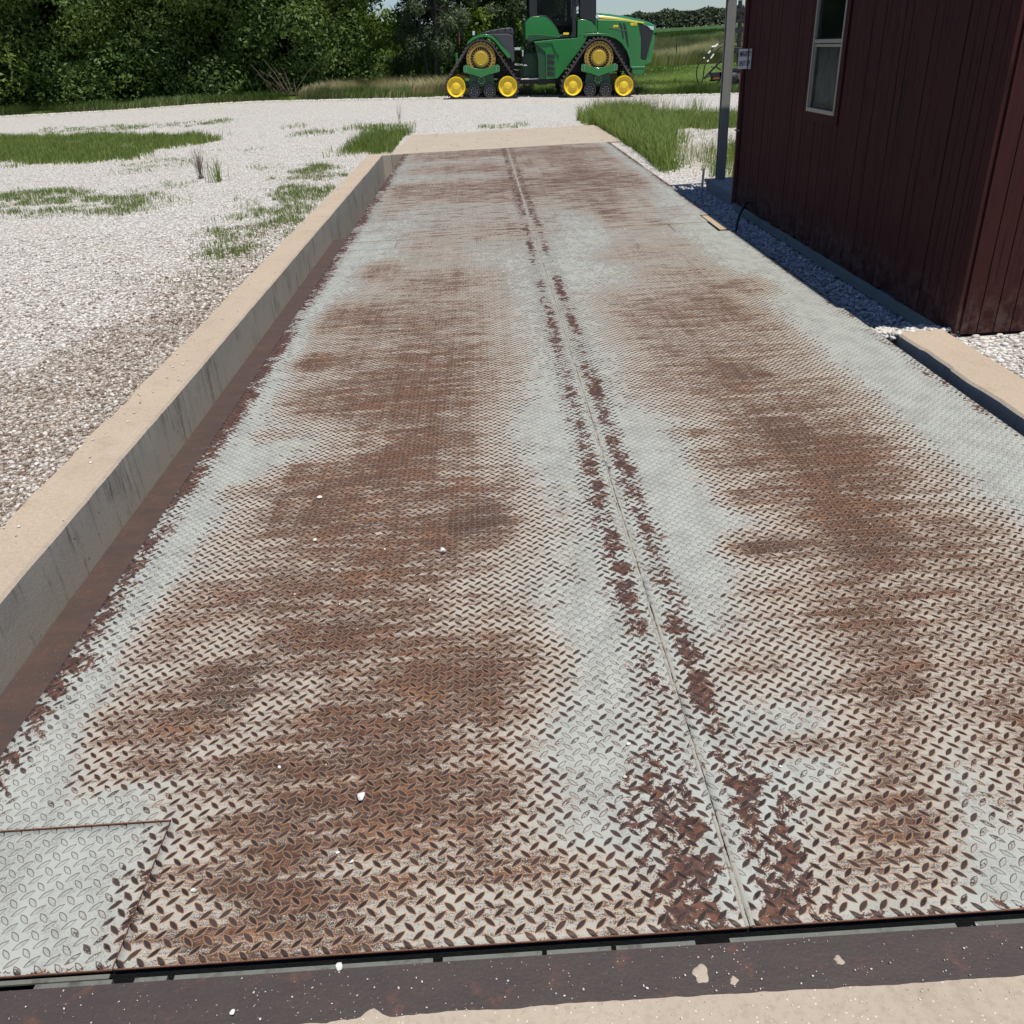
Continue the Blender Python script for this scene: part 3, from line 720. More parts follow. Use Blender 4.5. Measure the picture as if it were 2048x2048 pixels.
# steel coping at the near apron, with mortar smears
def coping():
    xx = np.arange(-2.0, 2.4, .01)
    yb = xx*0+.90
    V = [(x, 1.0525, 0.001) for x in xx] + [(x, y, 0.001) for x, y in zip(xx, yb)] + [(x, 1.0525, -.16) for x in xx]
    n = len(xx); Fc = [[i, i+n, i+n+1, i+1] for i in range(n-1)] + [[i, i+1, i+1+2*n, i+2*n] for i in range(n-1)]
    return np_mesh('steel_coping', V, Fc, M_beam)
cop = tag(coping(), 'dark brown steel channel edging the near concrete, speckled with mortar', 'steel edging')
def blob(name, x, y, z, r, mat, seed, sx=1, sy=1, h=.0015, lump=.45, n=40):
    rr = np.random.default_rng(seed); ph = rr.random(6)*6.28; V = [(x, y, z+h)]
    for ring, k in ((.7, 1.0), (1.0, 0.0)):
        for i in range(n):
            a = 2*math.pi*i/n; q_ = 1+lump*sum(math.sin((j+2)*a+ph[j])/(j+1.6) for j in range(6))*.55
            V.append((x+math.cos(a)*r*sx*q_*ring, y+math.sin(a)*r*sy*q_*ring, z+h*k))
    Fc = [[0, 1+i, 1+(i+1) % n] for i in range(n)] + [[1+i, 1+n+i, 1+n+(i+1) % n, 1+(i+1) % n] for i in range(n)]
    return np_mesh(name, V, Fc, mat)
for i, (uu, vv, r, lab) in enumerate([(1402, 1948, .0165, 'large pale mortar splat on the dark steel edging'), (1468, 1962, .008, 'small pale mortar splat just right of the large one'), (1678, 1921, .009, 'faint pale mortar spot on the steel edging near the right side')]):
    p = G(uu, vv); tag(blob('mortar_splat', p[0], p[1], .0012, r, M_conc, 50+i, 1, 1.0), lab, 'mortar', 'mortar splats on the steel edging')

# ------------------------------------------------------------------ stones
_t = (1+5**.5)/2
ICO = np.array([(-1, _t, 0), (1, _t, 0), (-1, -_t, 0), (1, -_t, 0), (0, -1, _t), (0, 1, _t), (0, -1, -_t), (0, 1, -_t), (_t, 0, -1), (_t, 0, 1), (-_t, 0, -1), (-_t, 0, 1)])/1.902
ICF = np.array([(0, 11, 5), (0, 5, 1), (0, 1, 7), (0, 7, 10), (0, 10, 11), (1, 5, 9), (5, 11, 4), (11, 10, 2), (10, 7, 6), (7, 1, 8), (3, 9, 4), (3, 4, 2), (3, 2, 6), (3, 6, 8), (3, 8, 9), (4, 9, 5), (2, 4, 11), (6, 2, 10), (8, 6, 7), (9, 8, 1)])
def rotmats(n, rg):
    q_ = rg.normal(size=(n, 4)); q_ /= np.linalg.norm(q_, axis=1, keepdims=True); w_, x_, y_, z_ = q_.T
    return np.stack([1-2*(y_*y_+z_*z_), 2*(x_*y_-z_*w_), 2*(x_*z_+y_*w_), 2*(x_*y_+z_*w_), 1-2*(x_*x_+z_*z_), 2*(y_*z_-x_*w_), 2*(x_*z_-y_*w_), 2*(y_*z_+x_*w_), 1-2*(x_*x_+y_*y_)], -1).reshape(n, 3, 3)
def stones(name, P, S, mat, seed=1, bias=1.0, sink=.2):
    rg = np.random.default_rng(seed); n = len(P)
    V = ICO[None]*(1+(rg.random((n, 12, 1))-.5)*.55)
    V = V*(np.array([1, .8, .58])*(1+(rg.random((n, 1, 3))-.5)*.5))
    yaw = rg.random(n)*6.283; tilt = (rg.random(n)-.5)*1.3
    c, s_ = np.cos(tilt), np.sin(tilt); V = np.stack([V[..., 0], V[..., 1]*c[:, None]-V[..., 2]*s_[:, None], V[..., 1]*s_[:, None]+V[..., 2]*c[:, None]], -1)
    c, s_ = np.cos(yaw), np.sin(yaw); V = np.stack([V[..., 0]*c[:, None]-V[..., 1]*s_[:, None], V[..., 0]*s_[:, None]+V[..., 1]*c[:, None], V[..., 2]], -1)
    V = V*S[:, None, None]; V = V+P[:, None, :]; V[..., 2] += (S*(.45-sink))[:, None]
    Fc = ICF[None]+(np.arange(n)*12)[:, None, None]
    tone = np.repeat(rg.random(n)**bias, 12)
    return np_mesh(name, V.reshape(-1, 3), Fc.reshape(-1, 3), mat, attrs={'tone': tone})
def scatter(n, x0, x1, y0, y1, rg):
    x = x0+(x1-x0)*rg.random(n); y = y0+(y1-y0)*rg.random(n); return x, y
rg = np.random.default_rng(3)
# right strip beside the shed
x, y = scatter(15000, 2.285, 3.0, 4.85, 11.6, rg); k = ~((x > 2.78) & (y > 4.7)) | (y > 9.7); x, y = x[k], y[k]
S = .011+.012*rg.random(len(x)); P = np.stack([x, y, gz(x, y)+.02*rg.random(len(x))*(rg.random(len(x)) > .5)], -1)
tag(stones('gravel', P, S, M_stone_grey, 5, .8), 'loose grey limestone chips in the shaded strip between deck and shed', 'gravel', kind='stuff')
# white stones by the wall end
x, y = scatter(900, 2.29, 2.75, 4.78, 5.15, rg); S = .012+.014*rg.random(len(x)); P = np.stack([x, y, gz(x, y)+.045*rg.random(len(x))], -1)
tag(stones('gravel', P, S, M_stone, 6, .5), 'heap of white limestone chips against the short concrete wall end', 'gravel', kind='stuff')
x, y = scatter(5200, 2.68, 6.5, 2.6, 4.72, rg); S = .008+.016*rg.random(len(x))**2; P = np.stack([x, y, gz(x, y)], -1)
tag(stones('gravel', P, S, M_stone, 16, .5), 'white limestone chips before the near end of the shed', 'gravel', kind='stuff')
# left verge, near
n = 42000; y = 2.5+7.5*rg.random(n)**1.3; x = -2.06-(.2+.62*y)*rg.random(n)**1.15
S = (.006+.011*rg.random(n)**2)*(1+.25*(y > 6)); P = np.stack([x, y, gz(x, y)], -1)
dirtn = (.75*sstep(8, 3.0, y) + .35*sstep(1.0, .1, -2.06-x) + .6*(fbm(x*2, y*2, 4)-.5)); kd = dirtn+.5*(rg.random(n)-.5) > .30
kk = rg.random(n) < (1-.45*sstep(6.5, 10, y))
tag(stones('gravel', P[kd & kk], S[kd & kk], M_stone_dirty, 8, 1.1), 'brownish weathered gravel along the left concrete wall', 'gravel', kind='stuff')
tag(stones('gravel', P[~kd & kk], S[~kd & kk], M_stone, 9, .55), 'white limestone chips of the yard left of the concrete wall', 'gravel', kind='stuff')
# middle distance, both sides
n = 52000; y = 9+17*rg.random(n); x = np.where(rg.random(n) < .75, -2.1-10*rg.random(n), 2.6+6*rg.random(n)); k = (x < 0) | (y > 11)
x, y = x[k], y[k]; S = .006+.013*rg.random(len(x))**3; P = np.stack([x, y, gz(x, y)], -1)
tag(stones('gravel', P, S, M_stone, 11, .5, sink=.35), 'scattered white chips over the middle of the gravel yard', 'gravel', kind='stuff')
n = 900; y = 2.5+14*rg.random(n); x = -2.03+.26*rg.random(n)**2.2; S = .003+.006*rg.random(n)**2; P = np.stack([x, y, y*0+.002], -1); k = rg.random(n) < .45*(fbm(y*2, y*0, 3) > .45)+.12; 
tag(stones('grit', P[k], S[k], M_stone, 21, .5), 'small chips spilled on top of the long concrete wall', 'gravel', kind='stuff')
n = 260; x = -1.4+3.8*rg.random(n); y = 16.4+3.4*rg.random(n); S = .005+.010*rg.random(n)**3; P = np.stack([x, y, y*0+.002], -1)
tag(stones('grit', P, S, M_stone, 22, .7), 'stray chips on the concrete ramp at the far end of the deck', 'gravel', kind='stuff')
n = 420; x = -1.3+2.8*rg.random(n); y = .905+.15*rg.random(n)**1.6; S = .0008+.0026*rg.random(n)**3; P = np.stack([x, y, y*0+.004], -1)
tag(stones('grit', P, S, M_stone, 23, .7), 'fine grit on the near steel edging and concrete', 'gravel', kind='stuff')
# windrow of stones at the far yard edge
n = 9000; x = -20+34*rg.random(n); y = yard_edge(x)-.9+1.1*rg.random(n)**.7; S = .012+.03*rg.random(n)**2; P = np.stack([x, y, gz(x, y)], -1)
tag(stones('gravel', P, S, M_stone, 12, .5), 'low ridge of white rock along the far edge of the yard', 'gravel', kind='stuff')

# stones lying on the deck: individual things
ICO2 = None
def single_stone(name, u_, v_, size, mat, seed, z=0.001, stretch=(1.1, .85, .75)):
    rr = np.random.default_rng(seed); p = G(u_, v_)
    # subdivided icosahedron, faceted
    V = [tuple(a) for a in ICO]; Fn = []; cache = {}
    def mid_(a, b):
        kx = (min(a, b), max(a, b))
        if kx not in cache:
            c = (np.array(V[a])+np.array(V[b])); c /= np.linalg.norm(c); V.append(tuple(c)); cache[kx] = len(V)-1
        return cache[kx]
    for a, b, c in ICF:
        ab, bc, ca = mid_(a, b), mid_(b, c), mid_(c, a); Fn += [(a, ab, ca), (b, bc, ab), (c, ca, bc), (ab, bc, ca)]
    V = np.array(V); pl = rr.normal(size=(11, 3)); pl /= np.linalg.norm(pl, axis=1, keepdims=True)
    for nrm in pl:
        dd = V @ nrm; lim = .45+.32*rr.random(); V = V-np.outer(np.clip(dd-lim, 0, None), nrm)
    V *= np.array(stretch)*size*(1+.1*rr.random((len(V), 1)))
    a = rr.random()*6.28; Rz = np.array([[math.cos(a), -math.sin(a), 0], [math.sin(a), math.cos(a), 0], [0, 0, 1]]); V = V @ Rz.T
    V[:, 2] -= V[:, 2].min()
    o = np_mesh(name, V, [list(f) for f in Fn], mat, attrs={'tone': np.full(len(V), rr.random())})
    o.location = (p[0], p[1], z); return o
big = [(724, 1600, .0125, 'large white stone on dark rust, nearest big one to the camera'), (886, 1106, .0125, 'large white angular stone on the deck left of the middle'),
       (640, 998, .0105, 'white crumbly stone on the left wheel path beyond the others'), (679, 1938, .0075, 'rounded white stone half over the gap on the near steel edging'),
       (388, 1784, .0065, 'white chip near the lower left corner access plate'), (631, 1082, .0075, 'small rounded white stone on rust left of the large angular stone'),
       (466, 2029, .006, 'white chip on the brown steel edging at bottom left'), (1256, 1491, .006, 'small white stone on pale paint left of the seam'),
       (1250, 1557, .0055, 'small cream chip just below another chip left of the seam'), (560, 1536, .005, 'shiny white chip upper left of the largest near stone'),
       (676, 1708, .0045, 'small round chip below the largest near stone'), (704, 1726, .005, 'flat white sliver below the largest near stone'),
       (800, 1443, .004, 'tiny white chip on dark rust above the largest near stone'), (860, 1202, .005, 'cream pebble below the large angular stone')]
for i, (a, b, s_, lab) in enumerate(big):
    tag(single_stone('white_stone', a, b, s_*1.12, M_chip, 100+i, .0035 if b > 1920 else .0015), lab, 'stone')
tag(single_stone('brown_stone', 551, 1226, .010, M_pebble, 300, stretch=(1, .85, .6)), 'smooth brown pebble on the rust at left, casting a small shadow', 'stone')
for i, (a, b, lab) in enumerate([(265, 1258, 'shiny black lump at the left margin of the deck'), (281, 1286, 'flat black crumb of tar on pale paint at the left margin'), (420, 1196, 'dull grey lump on the left part of the deck')]):
    tag(single_stone('dark_stone', a, b, .008, M_dark_pebble, 320+i, stretch=(1, .8, .4)), lab, 'stone')
far_chips = [(627, 730), (627, 900), (664, 1106), (700, 930), (770, 840), (800, 660), (842, 700), (760, 856), (1095, 880), (1045, 930), (1078, 1015), (1183, 1010), (1620, 868), (1402, 730), (1400, 755), (1360, 520), (1303, 830), (1105, 430), (858, 384), (960, 415), (880, 455), (1168, 330), (1236, 350), (1100, 360), (1018, 390), (812, 540), (1006, 545), (1250, 460), (1400, 560), (1700, 830), (1753, 1000), (1740, 1050), (1590, 1230), (680, 1210), (665, 1140), (680, 1146), (918, 1150), (770, 1100), (590, 1190), (715, 1260), (650, 1010), (1560, 1535), (1700, 1210), (465, 1376), (1012, 870), (1030, 1000)]
proto = None
for i, (a, b) in enumerate(far_chips):
    if proto is None: proto = single_stone('limestone_chip', a, b, .0042, M_chip, 500); o = proto
    else:
        o = proto.copy(); COL.objects.link(o); p = G(a, b); o.location = (p[0], p[1], .001); o.rotation_euler = (0, 0, i*1.7)
    sc = .75+.5*((i*37) % 10)/10 + (.9 if b < 700 else 0); o.scale = (sc, sc, sc)
    tag(o, 'tiny white limestone chip scattered on the worn deck plate', 'stone', 'tiny chips scattered on the deck')
p = G(306, 908, -.27); lf = blob('dead_leaf', p[0], p[1], -.266, .022, M_pebble, 5, 1.3, .6, .004, .2); tag(lf, 'tan dead leaf lying on the sunken side beam by the concrete wall', 'leaf')

# ------------------------------------------------------------------ grass
def blades(name, P, H, W, mat, seed=1, lean=.35, parent=None):
    rg = np.random.default_rng(seed); n = len(P); a = rg.random(n)*6.283; la = rg.random(n)*6.283; L = lean*(.3+rg.random(n))
    dx, dy = np.cos(a)*W/2, np.sin(a)*W/2; lx, ly = np.cos(la)*L*H, np.sin(la)*L*H
    z0 = P[:, 2]-.01
    v0 = np.stack([P[:, 0]-dx, P[:, 1]-dy, z0], -1); v1 = np.stack([P[:, 0]+dx, P[:, 1]+dy, z0], -1)
    mx, my, mz = P[:, 0]+lx*.35, P[:, 1]+ly*.35, P[:, 2]+H*.6
    v2 = np.stack([mx+dx*.75, my+dy*.75, mz], -1); v3 = np.stack([mx-dx*.75, my-dy*.75, mz], -1)
    v4 = np.stack([P[:, 0]+lx, P[:, 1]+ly, P[:, 2]+H*(1-.25*L)], -1)
    V = np.stack([v0, v1, v2, v3, v4], 1).reshape(-1, 3); b = (np.arange(n)*5)[:, None]
    F4 = b+np.array([[0, 1, 2, 3]]); F3 = b+np.array([[3, 2, 4, 4]])
    me_f = np.concatenate([np.concatenate([F4[:, :3], F4[:, [0, 2, 3]]]), F3[:, :3]])
    tone = np.repeat(rg.random(n), 5)
    return np_mesh(name, V, me_f, mat, parent=parent, attrs={'tone': tone})
def inpoly(x, y, poly):
    c = np.zeros(len(x), bool); n = len(poly); j = n-1
    for i in range(n):
        xi, yi = poly[i][0], poly[i][1]; xj, yj = poly[j][0], poly[j][1]
        cnd = ((yi > y) != (yj > y)) & (x < (xj-xi)*(y-yi)/(yj-yi+1e-12)+xi); c ^= cnd; j = i
    return c
def patch(px, dens, h, wdt, mat, seed, label, lean=.4, thr=0.0, ns=2.0, dry=.0):
    poly = [hit(*p) for p in px]; a = np.array(poly); x0, x1, y0, y1 = a[:, 0].min(), a[:, 0].max(), a[:, 1].min(), a[:, 1].max()
    rg = np.random.default_rng(seed); n = int(dens*(x1-x0)*(y1-y0)); x, y = scatter(n, x0-.1, x1+.1, y0-.1, y1+.1, rg)
    jx = x+(fbm(x*2.3, y*2.3, 4)-.5)*1.1+.25*rg.normal(size=len(x))*.6; jy = y+(fbm(x*2.3+9, y*2.3+5, 4)-.5)*1.5+.2*rg.normal(size=len(x))*(.3+.035*y)
    k = inpoly(jx, jy, poly) & (fbm(x*ns+seed, y*ns, 4) > thr) & (fbm(x*9+3*seed, y*9, 3)+.25*(rg.random(len(x))-.5) > (.40 if thr > .15 else .30))
    big_ = fbm(x*.9+40+seed, y*.9, 3); k &= (big_+.2*(rg.random(len(x))-.5) > (.34 if thr > .15 else .22))
    k &= ~((x > -2.06) & (x < 2.50) & (y < 16.2)) & ~((x > -1.64) & (x < 2.50) & (y > 16.1) & (y < 19.95))
    x, y = x[k], y[k]
    if len(x) == 0: return
    dd = fbm(x*ns+seed, y*ns, 4)
    H = h*(.35+.65*rg.random(len(x)))*(.6+.8*np.clip((dd-thr)*3, 0, 1)); P = np.stack([x, y, gz(x, y)], -1)
    o = blades('grass', P, H, wdt, mat, seed, lean); tag(o, label, 'grass', kind='stuff'); return o
patch([(-80, 280), (100, 276), (231, 274), (438, 276), (430, 284), (300, 300), (310, 318), (225, 324), (100, 330), (-80, 340)], 1500, .16, .012, M_grass, 1, 'thick green grass strip in the gravel at far left', thr=.22)
patch([(100, 256), (300, 252), (462, 240), (462, 247), (305, 259), (100, 264)], 500, .09, .012, M_grass, 2, 'thin grass strip in the gravel near the trees', thr=.38)
patch([(585, 268), (680, 259), (685, 265), (590, 274)], 800, .09, .012, M_grass, 3, 'short grass streak in the yard beyond the wall', thr=.3)
patch([(570, 253), (602, 253), (602, 258), (570, 258)], 700, .09, .012, M_grass, 4, 'tiny grass streak in the middle of the yard', thr=.2)
patch([(690, 263), (700, 255), (815, 250), (820, 255), (700, 266)], 800, .12, .012, M_grass, 5, 'grass streak in the yard left of the concrete ramp', thr=.25)
patch([(715, 308), (706, 296), (770, 268), (818, 266), (812, 280), (785, 308)], 2200, .20, .010, M_grass, 6, 'tall lush grass at the corner of the wall and the concrete ramp', thr=.1)
patch([(665, 318), (672, 302), (705, 300), (705, 314)], 900, .13, .01, M_grass, 7, 'small grass clump left of the corner of the wall', thr=.3)
patch([(640, 330), (690, 330), (640, 400), (580, 470), (510, 520), (420, 510), (430, 460), (520, 400), (560, 350)], 3200, .085, .006, M_grass, 8, 'weedy grass band along the left concrete wall', thr=.455, ns=2.6)
patch([(640, 330), (690, 330), (640, 400), (580, 470), (480, 560), (360, 600), (380, 520), (520, 400), (560, 360)], 700, .055, .006, M_grass_dry, 9, 'thin dry grass in the gravel along the left wall', thr=.4, ns=3)
patch([(-80, 385), (100, 382), (231, 385), (295, 395), (290, 425), (231, 432), (100, 434), (-80, 445)], 2600, .08, .006, M_grass, 10, 'patchy grass in the gravel left of the dead twigs', thr=.42, ns=3)
patch([(305, 398), (350, 398), (352, 420), (306, 422)], 1500, .06, .006, M_grass, 11, 'small patch of grass below the dead twigs', thr=.4, ns=3)
patch([(325, 364), (360, 364), (360, 378), (325, 378)], 1500, .06, .006, M_grass, 12, 'little green tuft left of the dead twigs', thr=.3, ns=3)
patch([(231, 322), (380, 310), (400, 330), (300, 345), (231, 352)], 500, .06, .008, M_grass, 13, 'sparse grass just nearer than the thick strip', thr=.47, ns=2.5)
patch([(420, 300), (510, 298), (510, 306), (420, 307)], 500, .06, .008, M_grass, 14, 'low weeds in the open gravel', thr=.45)
patch([(515, 330), (560, 330), (560, 345), (515, 345)], 800, .06, .008, M_grass, 15, 'low weeds right of the dead twigs', thr=.4)
patch([(250, 535), (330, 525), (320, 565), (260, 572)], 3000, .035, .004, M_grass, 16, 'fine weeds in the near left gravel', thr=.42, ns=5)
patch([(375, 515), (500, 510), (500, 560), (430, 600), (380, 560)], 2200, .035, .004, M_grass, 17, 'fine weeds in gravel beside the wall', thr=.45, ns=5)
patch([(231, 640), (380, 640), (330, 740), (231, 780)], 1600, .025, .0035, M_grass_dry, 18, 'wispy weeds in the brown gravel at left', thr=.5, ns=6)
patch([(965, 249), (1050, 247), (1050, 254), (965, 259)], 900, .08, .010, M_grass, 19, 'thin grass behind the concrete ramp', thr=.4)
patch([(1170, 246), (1190, 236), (1280, 232), (1480, 236), (1480, 256), (1420, 258), (1330, 256), (1290, 266), (1330, 292), (1345, 322), (1330, 345), (1300, 340), (1250, 292), (1215, 266)], 2600, .17, .010, M_grass, 20, 'tall lush grass right of the concrete ramp', lean=.5)
patch([(1170, 246), (1190, 236), (1270, 232), (1320, 262), (1352, 296), (1362, 325), (1340, 347), (1300, 340), (1250, 292), (1215, 266)], 1500, .36, .012, M_grass, 28, 'taller grass clump hanging over the right corner of the concrete ramp', lean=.6)
patch([(1170, 244), (1190, 230), (1330, 224), (1330, 236), (1180, 250)], 260, .42, .008, M_grass_dry, 21, 'seed heads standing over the tall grass by the ramp', lean=.3)
patch([(1432, 305), (1500, 300), (1500, 356), (1436, 354)], 1600, .24, .009, M_grass, 22, 'grass growing behind the porch post', lean=.4)
patch([(1395, 335), (1440, 325), (1440, 355), (1400, 354)], 1100, .10, .007, M_grass, 23, 'short grass in the gravel before the porch post', thr=.35)
patch([(1340, 265), (1470, 270), (1470, 300), (1370, 300)], 350, .09, .007, M_grass_dry, 24, 'dry weeds in the brown gravel beyond the deck', thr=.45)
patch([(1300, 218), (1480, 222), (1480, 232), (1300, 230)], 200, .16, .010, M_grass, 27, 'thin grass at the road side edge of the lawn patch', thr=.35)
# band of rank grass along the far edge of the yard and the field beyond
def band(x0, x1, off0, off1, n, h0, h1, wdt, mat, seed, label, lean=.35, thr=0):
    rg = np.random.default_rng(seed); x = x0+(x1-x0)*rg.random(n); y = yard_edge(x)+off0+(off1-off0)*rg.random(n)
    f = fbm(x*.9+seed, y*.9, 3); k = f > thr; x, y, f = x[k], y[k], f[k]
    H = (h0+(h1-h0)*rg.random(len(x)))*(.5+f); o = blades('grass', np.stack([x, y, gz(x, y)], -1), H, wdt, mat, seed, lean); tag(o, label, 'grass', kind='stuff')
band(-26, -2.5, .05, 1.6, 12000, .12, .5, .022, M_grass_dark, 30, 'tall rank grass along the foot of the trees')
band(-26, -2.5, .0, .8, 1500, .1, .35, .02, M_grass_dry, 31, 'dry grass stems at the yard edge by the trees')
band(-7.5, 2.0, .5, 9, 16000, .2, .6, .022, M_grass_dry, 32, 'tan dry meadow grass left of the tractor')
band(-5, 16, .1, 7, 24000, .08, .25, .025, M_grass, 33, 'mown green verge behind the tractor')
band(4, 16, .0, 1.6, 9000, .12, .38, .022, M_grass_dark, 34, 'tall grass fringe along the right side of the yard')
def field(x0, x1, y0, y1, n, h0, h1, wdt, mat, seed, label, lean=.3):
    rg = np.random.default_rng(seed); x = x0+(x1-x0)*rg.random(n); y = y0+(y1-y0)*rg.random(n)**1.4; x = x*y/60.
    H = h0+(h1-h0)*rg.random(n)*fbm(x*.5, y*.2, 3)*1.8; o = blades('grass', np.stack([x, y, gz(x, y)], -1), H, wdt, mat, seed, lean); tag(o, label, 'grass', kind='stuff')
field(2, 20, 38, 60, 20000, .06, .16, .03, M_grass, 40, 'short green grass slope right of the tractor')
field(2, 22, 58, 88, 34000, .35, 1.0, .05, M_grass, 41, 'tall green weeds between the slope and the crop field')
field(2, 22, 58, 88, 22000, .4, 1.2, .045, M_grass_dry, 42, 'tall yellow weeds between the slope and the crop field')
field(2, 30, 98, 240, 30000, .2, .7, .16, M_grass_dark, 43, 'dark green crop field')

# dead twigs, tufts
def twigs(name, px, n, h, seed, label):
    rr = random.Random(seed); b = hit(*px); mb = MB()
    for i in range(n):
        a = rr.random()*6.28; L = h*(.6+.5*rr.random()); sp = .32*rr.random()+.05
        p0 = Vector((rr.uniform(-.04, .04), rr.uniform(-.04, .04), 0)); d = Vector((math.cos(a)*sp, math.sin(a)*sp, 1)).normalized()
        p1 = p0+d*L*.55; p2 = p1+(d+Vector((rr.uniform(-.3, .3), rr.uniform(-.3, .3), 0)))*L*.45; mb.tube([p0, p1, p2], .0045, 5, .0018)
        for q_ in range(3):
            s0 = p0.lerp(p1, .5+.16*q_); mb.tube([s0, s0+Vector((rr.uniform(-.6, .6), rr.uniform(-.6, .6), .8))*L*.35], .0025, 4, .001)
    o = mb.build(name, M_twig); o.location = (b[0], b[1], b[2]-.005); return tag(o, label, 'dead plant')
twigs('dead_shrub', (402, 358), 22, .50, 3, 'bare grey dead twigs standing in the open gravel')
twigs('dead_weed', (801, 252), 4, .55, 5, 'single dark dead weed stalk beside the concrete ramp')
def tuft(px, n, h, seed, label, wdt=.01, mat=M_grass, rad=.07):
    rr = np.random.default_rng(seed); b = hit(*px); P = np.zeros((n, 3)); P[:, 0] = rr.normal(size=n)*rad; P[:, 1] = rr.normal(size=n)*rad
    o = blades('grass_tuft', P, h*(.5+.5*rr.random(n)), np.full(n, wdt), mat, seed, .45); o.location = b; return tag(o, label, 'grass tuft')
tuft((436, 364), 40, .50, 1, 'narrow green grass tuft right of the dead twigs')
tuft((1388, 222), 60, .45, 2, 'lone grass tuft in the road left of the porch post', .012, rad=.16)

# ------------------------------------------------------------------ trees
def crown(seed, H, Rr, z0, nclump, nleaf, size, taper=.6, droop=0.0):
    rg = np.random.default_rng(seed)
    # clump centres fill an uneven egg
    c = []
    while len(c) < nclump:
        z = rg.random(); a = rg.random()*6.283; prof = math.sin(math.pi*min(1, (z*.86+.14)))**taper
        r = Rr*prof*(.45+.55*rg.random()**.5)*(1+.22*math.sin(3*a+seed)); c.append((r*math.cos(a), r*math.sin(a), z0+(H-z0)*z))
    c = np.array(c); cr = Rr*(.16+.14*rg.random(nclump))
    w_ = cr**2; ci = rg.choice(nclump, nleaf, p=w_/w_.sum())
    d = rg.normal(size=(nleaf, 3)); d /= np.linalg.norm(d, axis=1, keepdims=True); rad = cr[ci]*(.65+.42*rg.random(nleaf)**.6)
    # secondary sprigs give a broken surface
    sp = 1+.28*np.sin(d[:, 0]*9+ci)*np.sin(d[:, 1]*9+ci*2)*np.sin(d[:, 2]*8)
    P = c[ci]+d*(rad*sp)[:, None]*np.array([1, 1, .8]); P[:, 2] -= droop*rg.random(nleaf)*cr[ci]
    P[:, 2] = np.maximum(P[:, 2], .12)
    nrm = d*.7+rg.normal(size=(nleaf, 3))*.55+np.array([0, 0, .35]); nrm /= np.linalg.norm(nrm, axis=1, keepdims=True)
    t1 = np.cross(nrm, rg.normal(size=(nleaf, 3))); t1 /= np.linalg.norm(t1, axis=1, keepdims=True); t2 = np.cross(nrm, t1)
    s = size*(.6+.8*rg.random(nleaf))[:, None]
    V = np.stack([P-t1*s, P-t2*s*.42+nrm*s*.12, P+t1*s, P+t2*s*.42+nrm*s*.12], 1)
    tone = np.clip(rg.random(nclump)[ci]*.6+.4*rg.random(nleaf), 0, 1)
    return V.reshape(-1, 3), np.arange(nleaf*4).reshape(-1, 4), np.repeat(tone, 4), c
def make_tree(name, seed, H, Rr, z0, nclump, nleaf, size, mat, trunk_r, stems=1, droop=0.0, taper=.6):
    root = empty(name); V, Fc, tone, c = crown(seed, H, Rr, z0, nclump, nleaf, size, taper, droop)
    np_mesh('crown', V, Fc, mat, root, attrs={'tone': tone})
    rr = random.Random(seed); mb = MB()
    for k_ in range(stems):
        ox, oy = (rr.uniform(-.5, .5), rr.uniform(-.4, .4)) if stems > 1 else (0, 0); lx = ox*1.8
        top = Vector((lx, oy*1.5, H*.8)); pts = [Vector((ox*.4, oy*.4, -.1)), Vector((ox, oy, H*.25)), Vector((lx*.8+rr.uniform(-.2, .2), oy, H*.5)), top]
        mb.tube(spline(pts, 4), trunk_r, 8, trunk_r*.25)
        for j in range(7):
            cc = c[rr.randrange(len(c))]; s0 = pts[1].lerp(pts[2], rr.random()); mb.tube(spline([s0, (s0+Vector(cc))*.5+Vector((0, 0, .2)), Vector(cc)], 3), trunk_r*.4, 5, trunk_r*.08)
    mb.build('trunk', M_bark, root, smooth=True)
    return root
def copy_tree(o):
    c = o.copy(); COL.objects.link(c)
    for ch in o.children:
        d = ch.copy(); COL.objects.link(d); d.parent = c; d.matrix_parent_inverse = ch.matrix_parent_inverse.copy()
    return c
kinds = {
 'a': make_tree('broadleaf_tree', 11, 12, 4.4, .1, 150, 60000, .105, M_leaf_a, .2, taper=.45),
 'b': make_tree('broadleaf_tree', 12, 11, 4.0, .1, 130, 55000, .105, M_leaf_b, .18, taper=.5),
 'c': make_tree('bushy_tree', 13, 6.2, 2.6, .1, 60, 26000, .10, M_leaf_c, .1, taper=.5),
 'd': make_tree('slender_tree', 14, 10, 2.0, 1.3, 60, 20000, .085, M_leaf_d, .09, 3, .5, .6),
 's': make_tree('shrub', 15, 2.4, 1.6, .05, 26, 9000, .08, M_leaf_b, .04, 3, 0, .5)}
placed = set()
def put_tree(kind, u_, Y, sc, rz, label, group='trees beyond the yard', cat='tree'):
    src = kinds[kind]
    if kind in placed: o = copy_tree(src)
    else: o = src; placed.add(kind)
    p = PY(u_, 190, Y); x_ = float(p[0]); o.location = (x_, Y, float(gz(x_, Y))-.03)
    o.scale = (sc,)*3; o.rotation_euler = (0, 0, rz); tag(o, label, cat, group)
put_tree('a', -40, 45.1, 1.0, 0.3, 'dark leafy tree beyond the left margin of the yard, outermost on the left')
put_tree('b', 70, 44.6, 1.05, 1.3, 'second dark leafy tree from the left, over the gravel edge')
put_tree('a', 185, 45.2, .95, 2.2, 'dark leafy tree standing above the thick grass strip at far left')
put_tree('b', 300, 46.0, 1.0, 3.1, 'dark leafy tree directly behind the thin grass strip')
put_tree('a', 405, 45.1, 1.0, 4.4, 'dark tree behind the dead twigs, in the middle of the wood')
put_tree('b', 500, 46.4, 1.02, 5.1, 'leafy tree just left of the reddish bare branches')
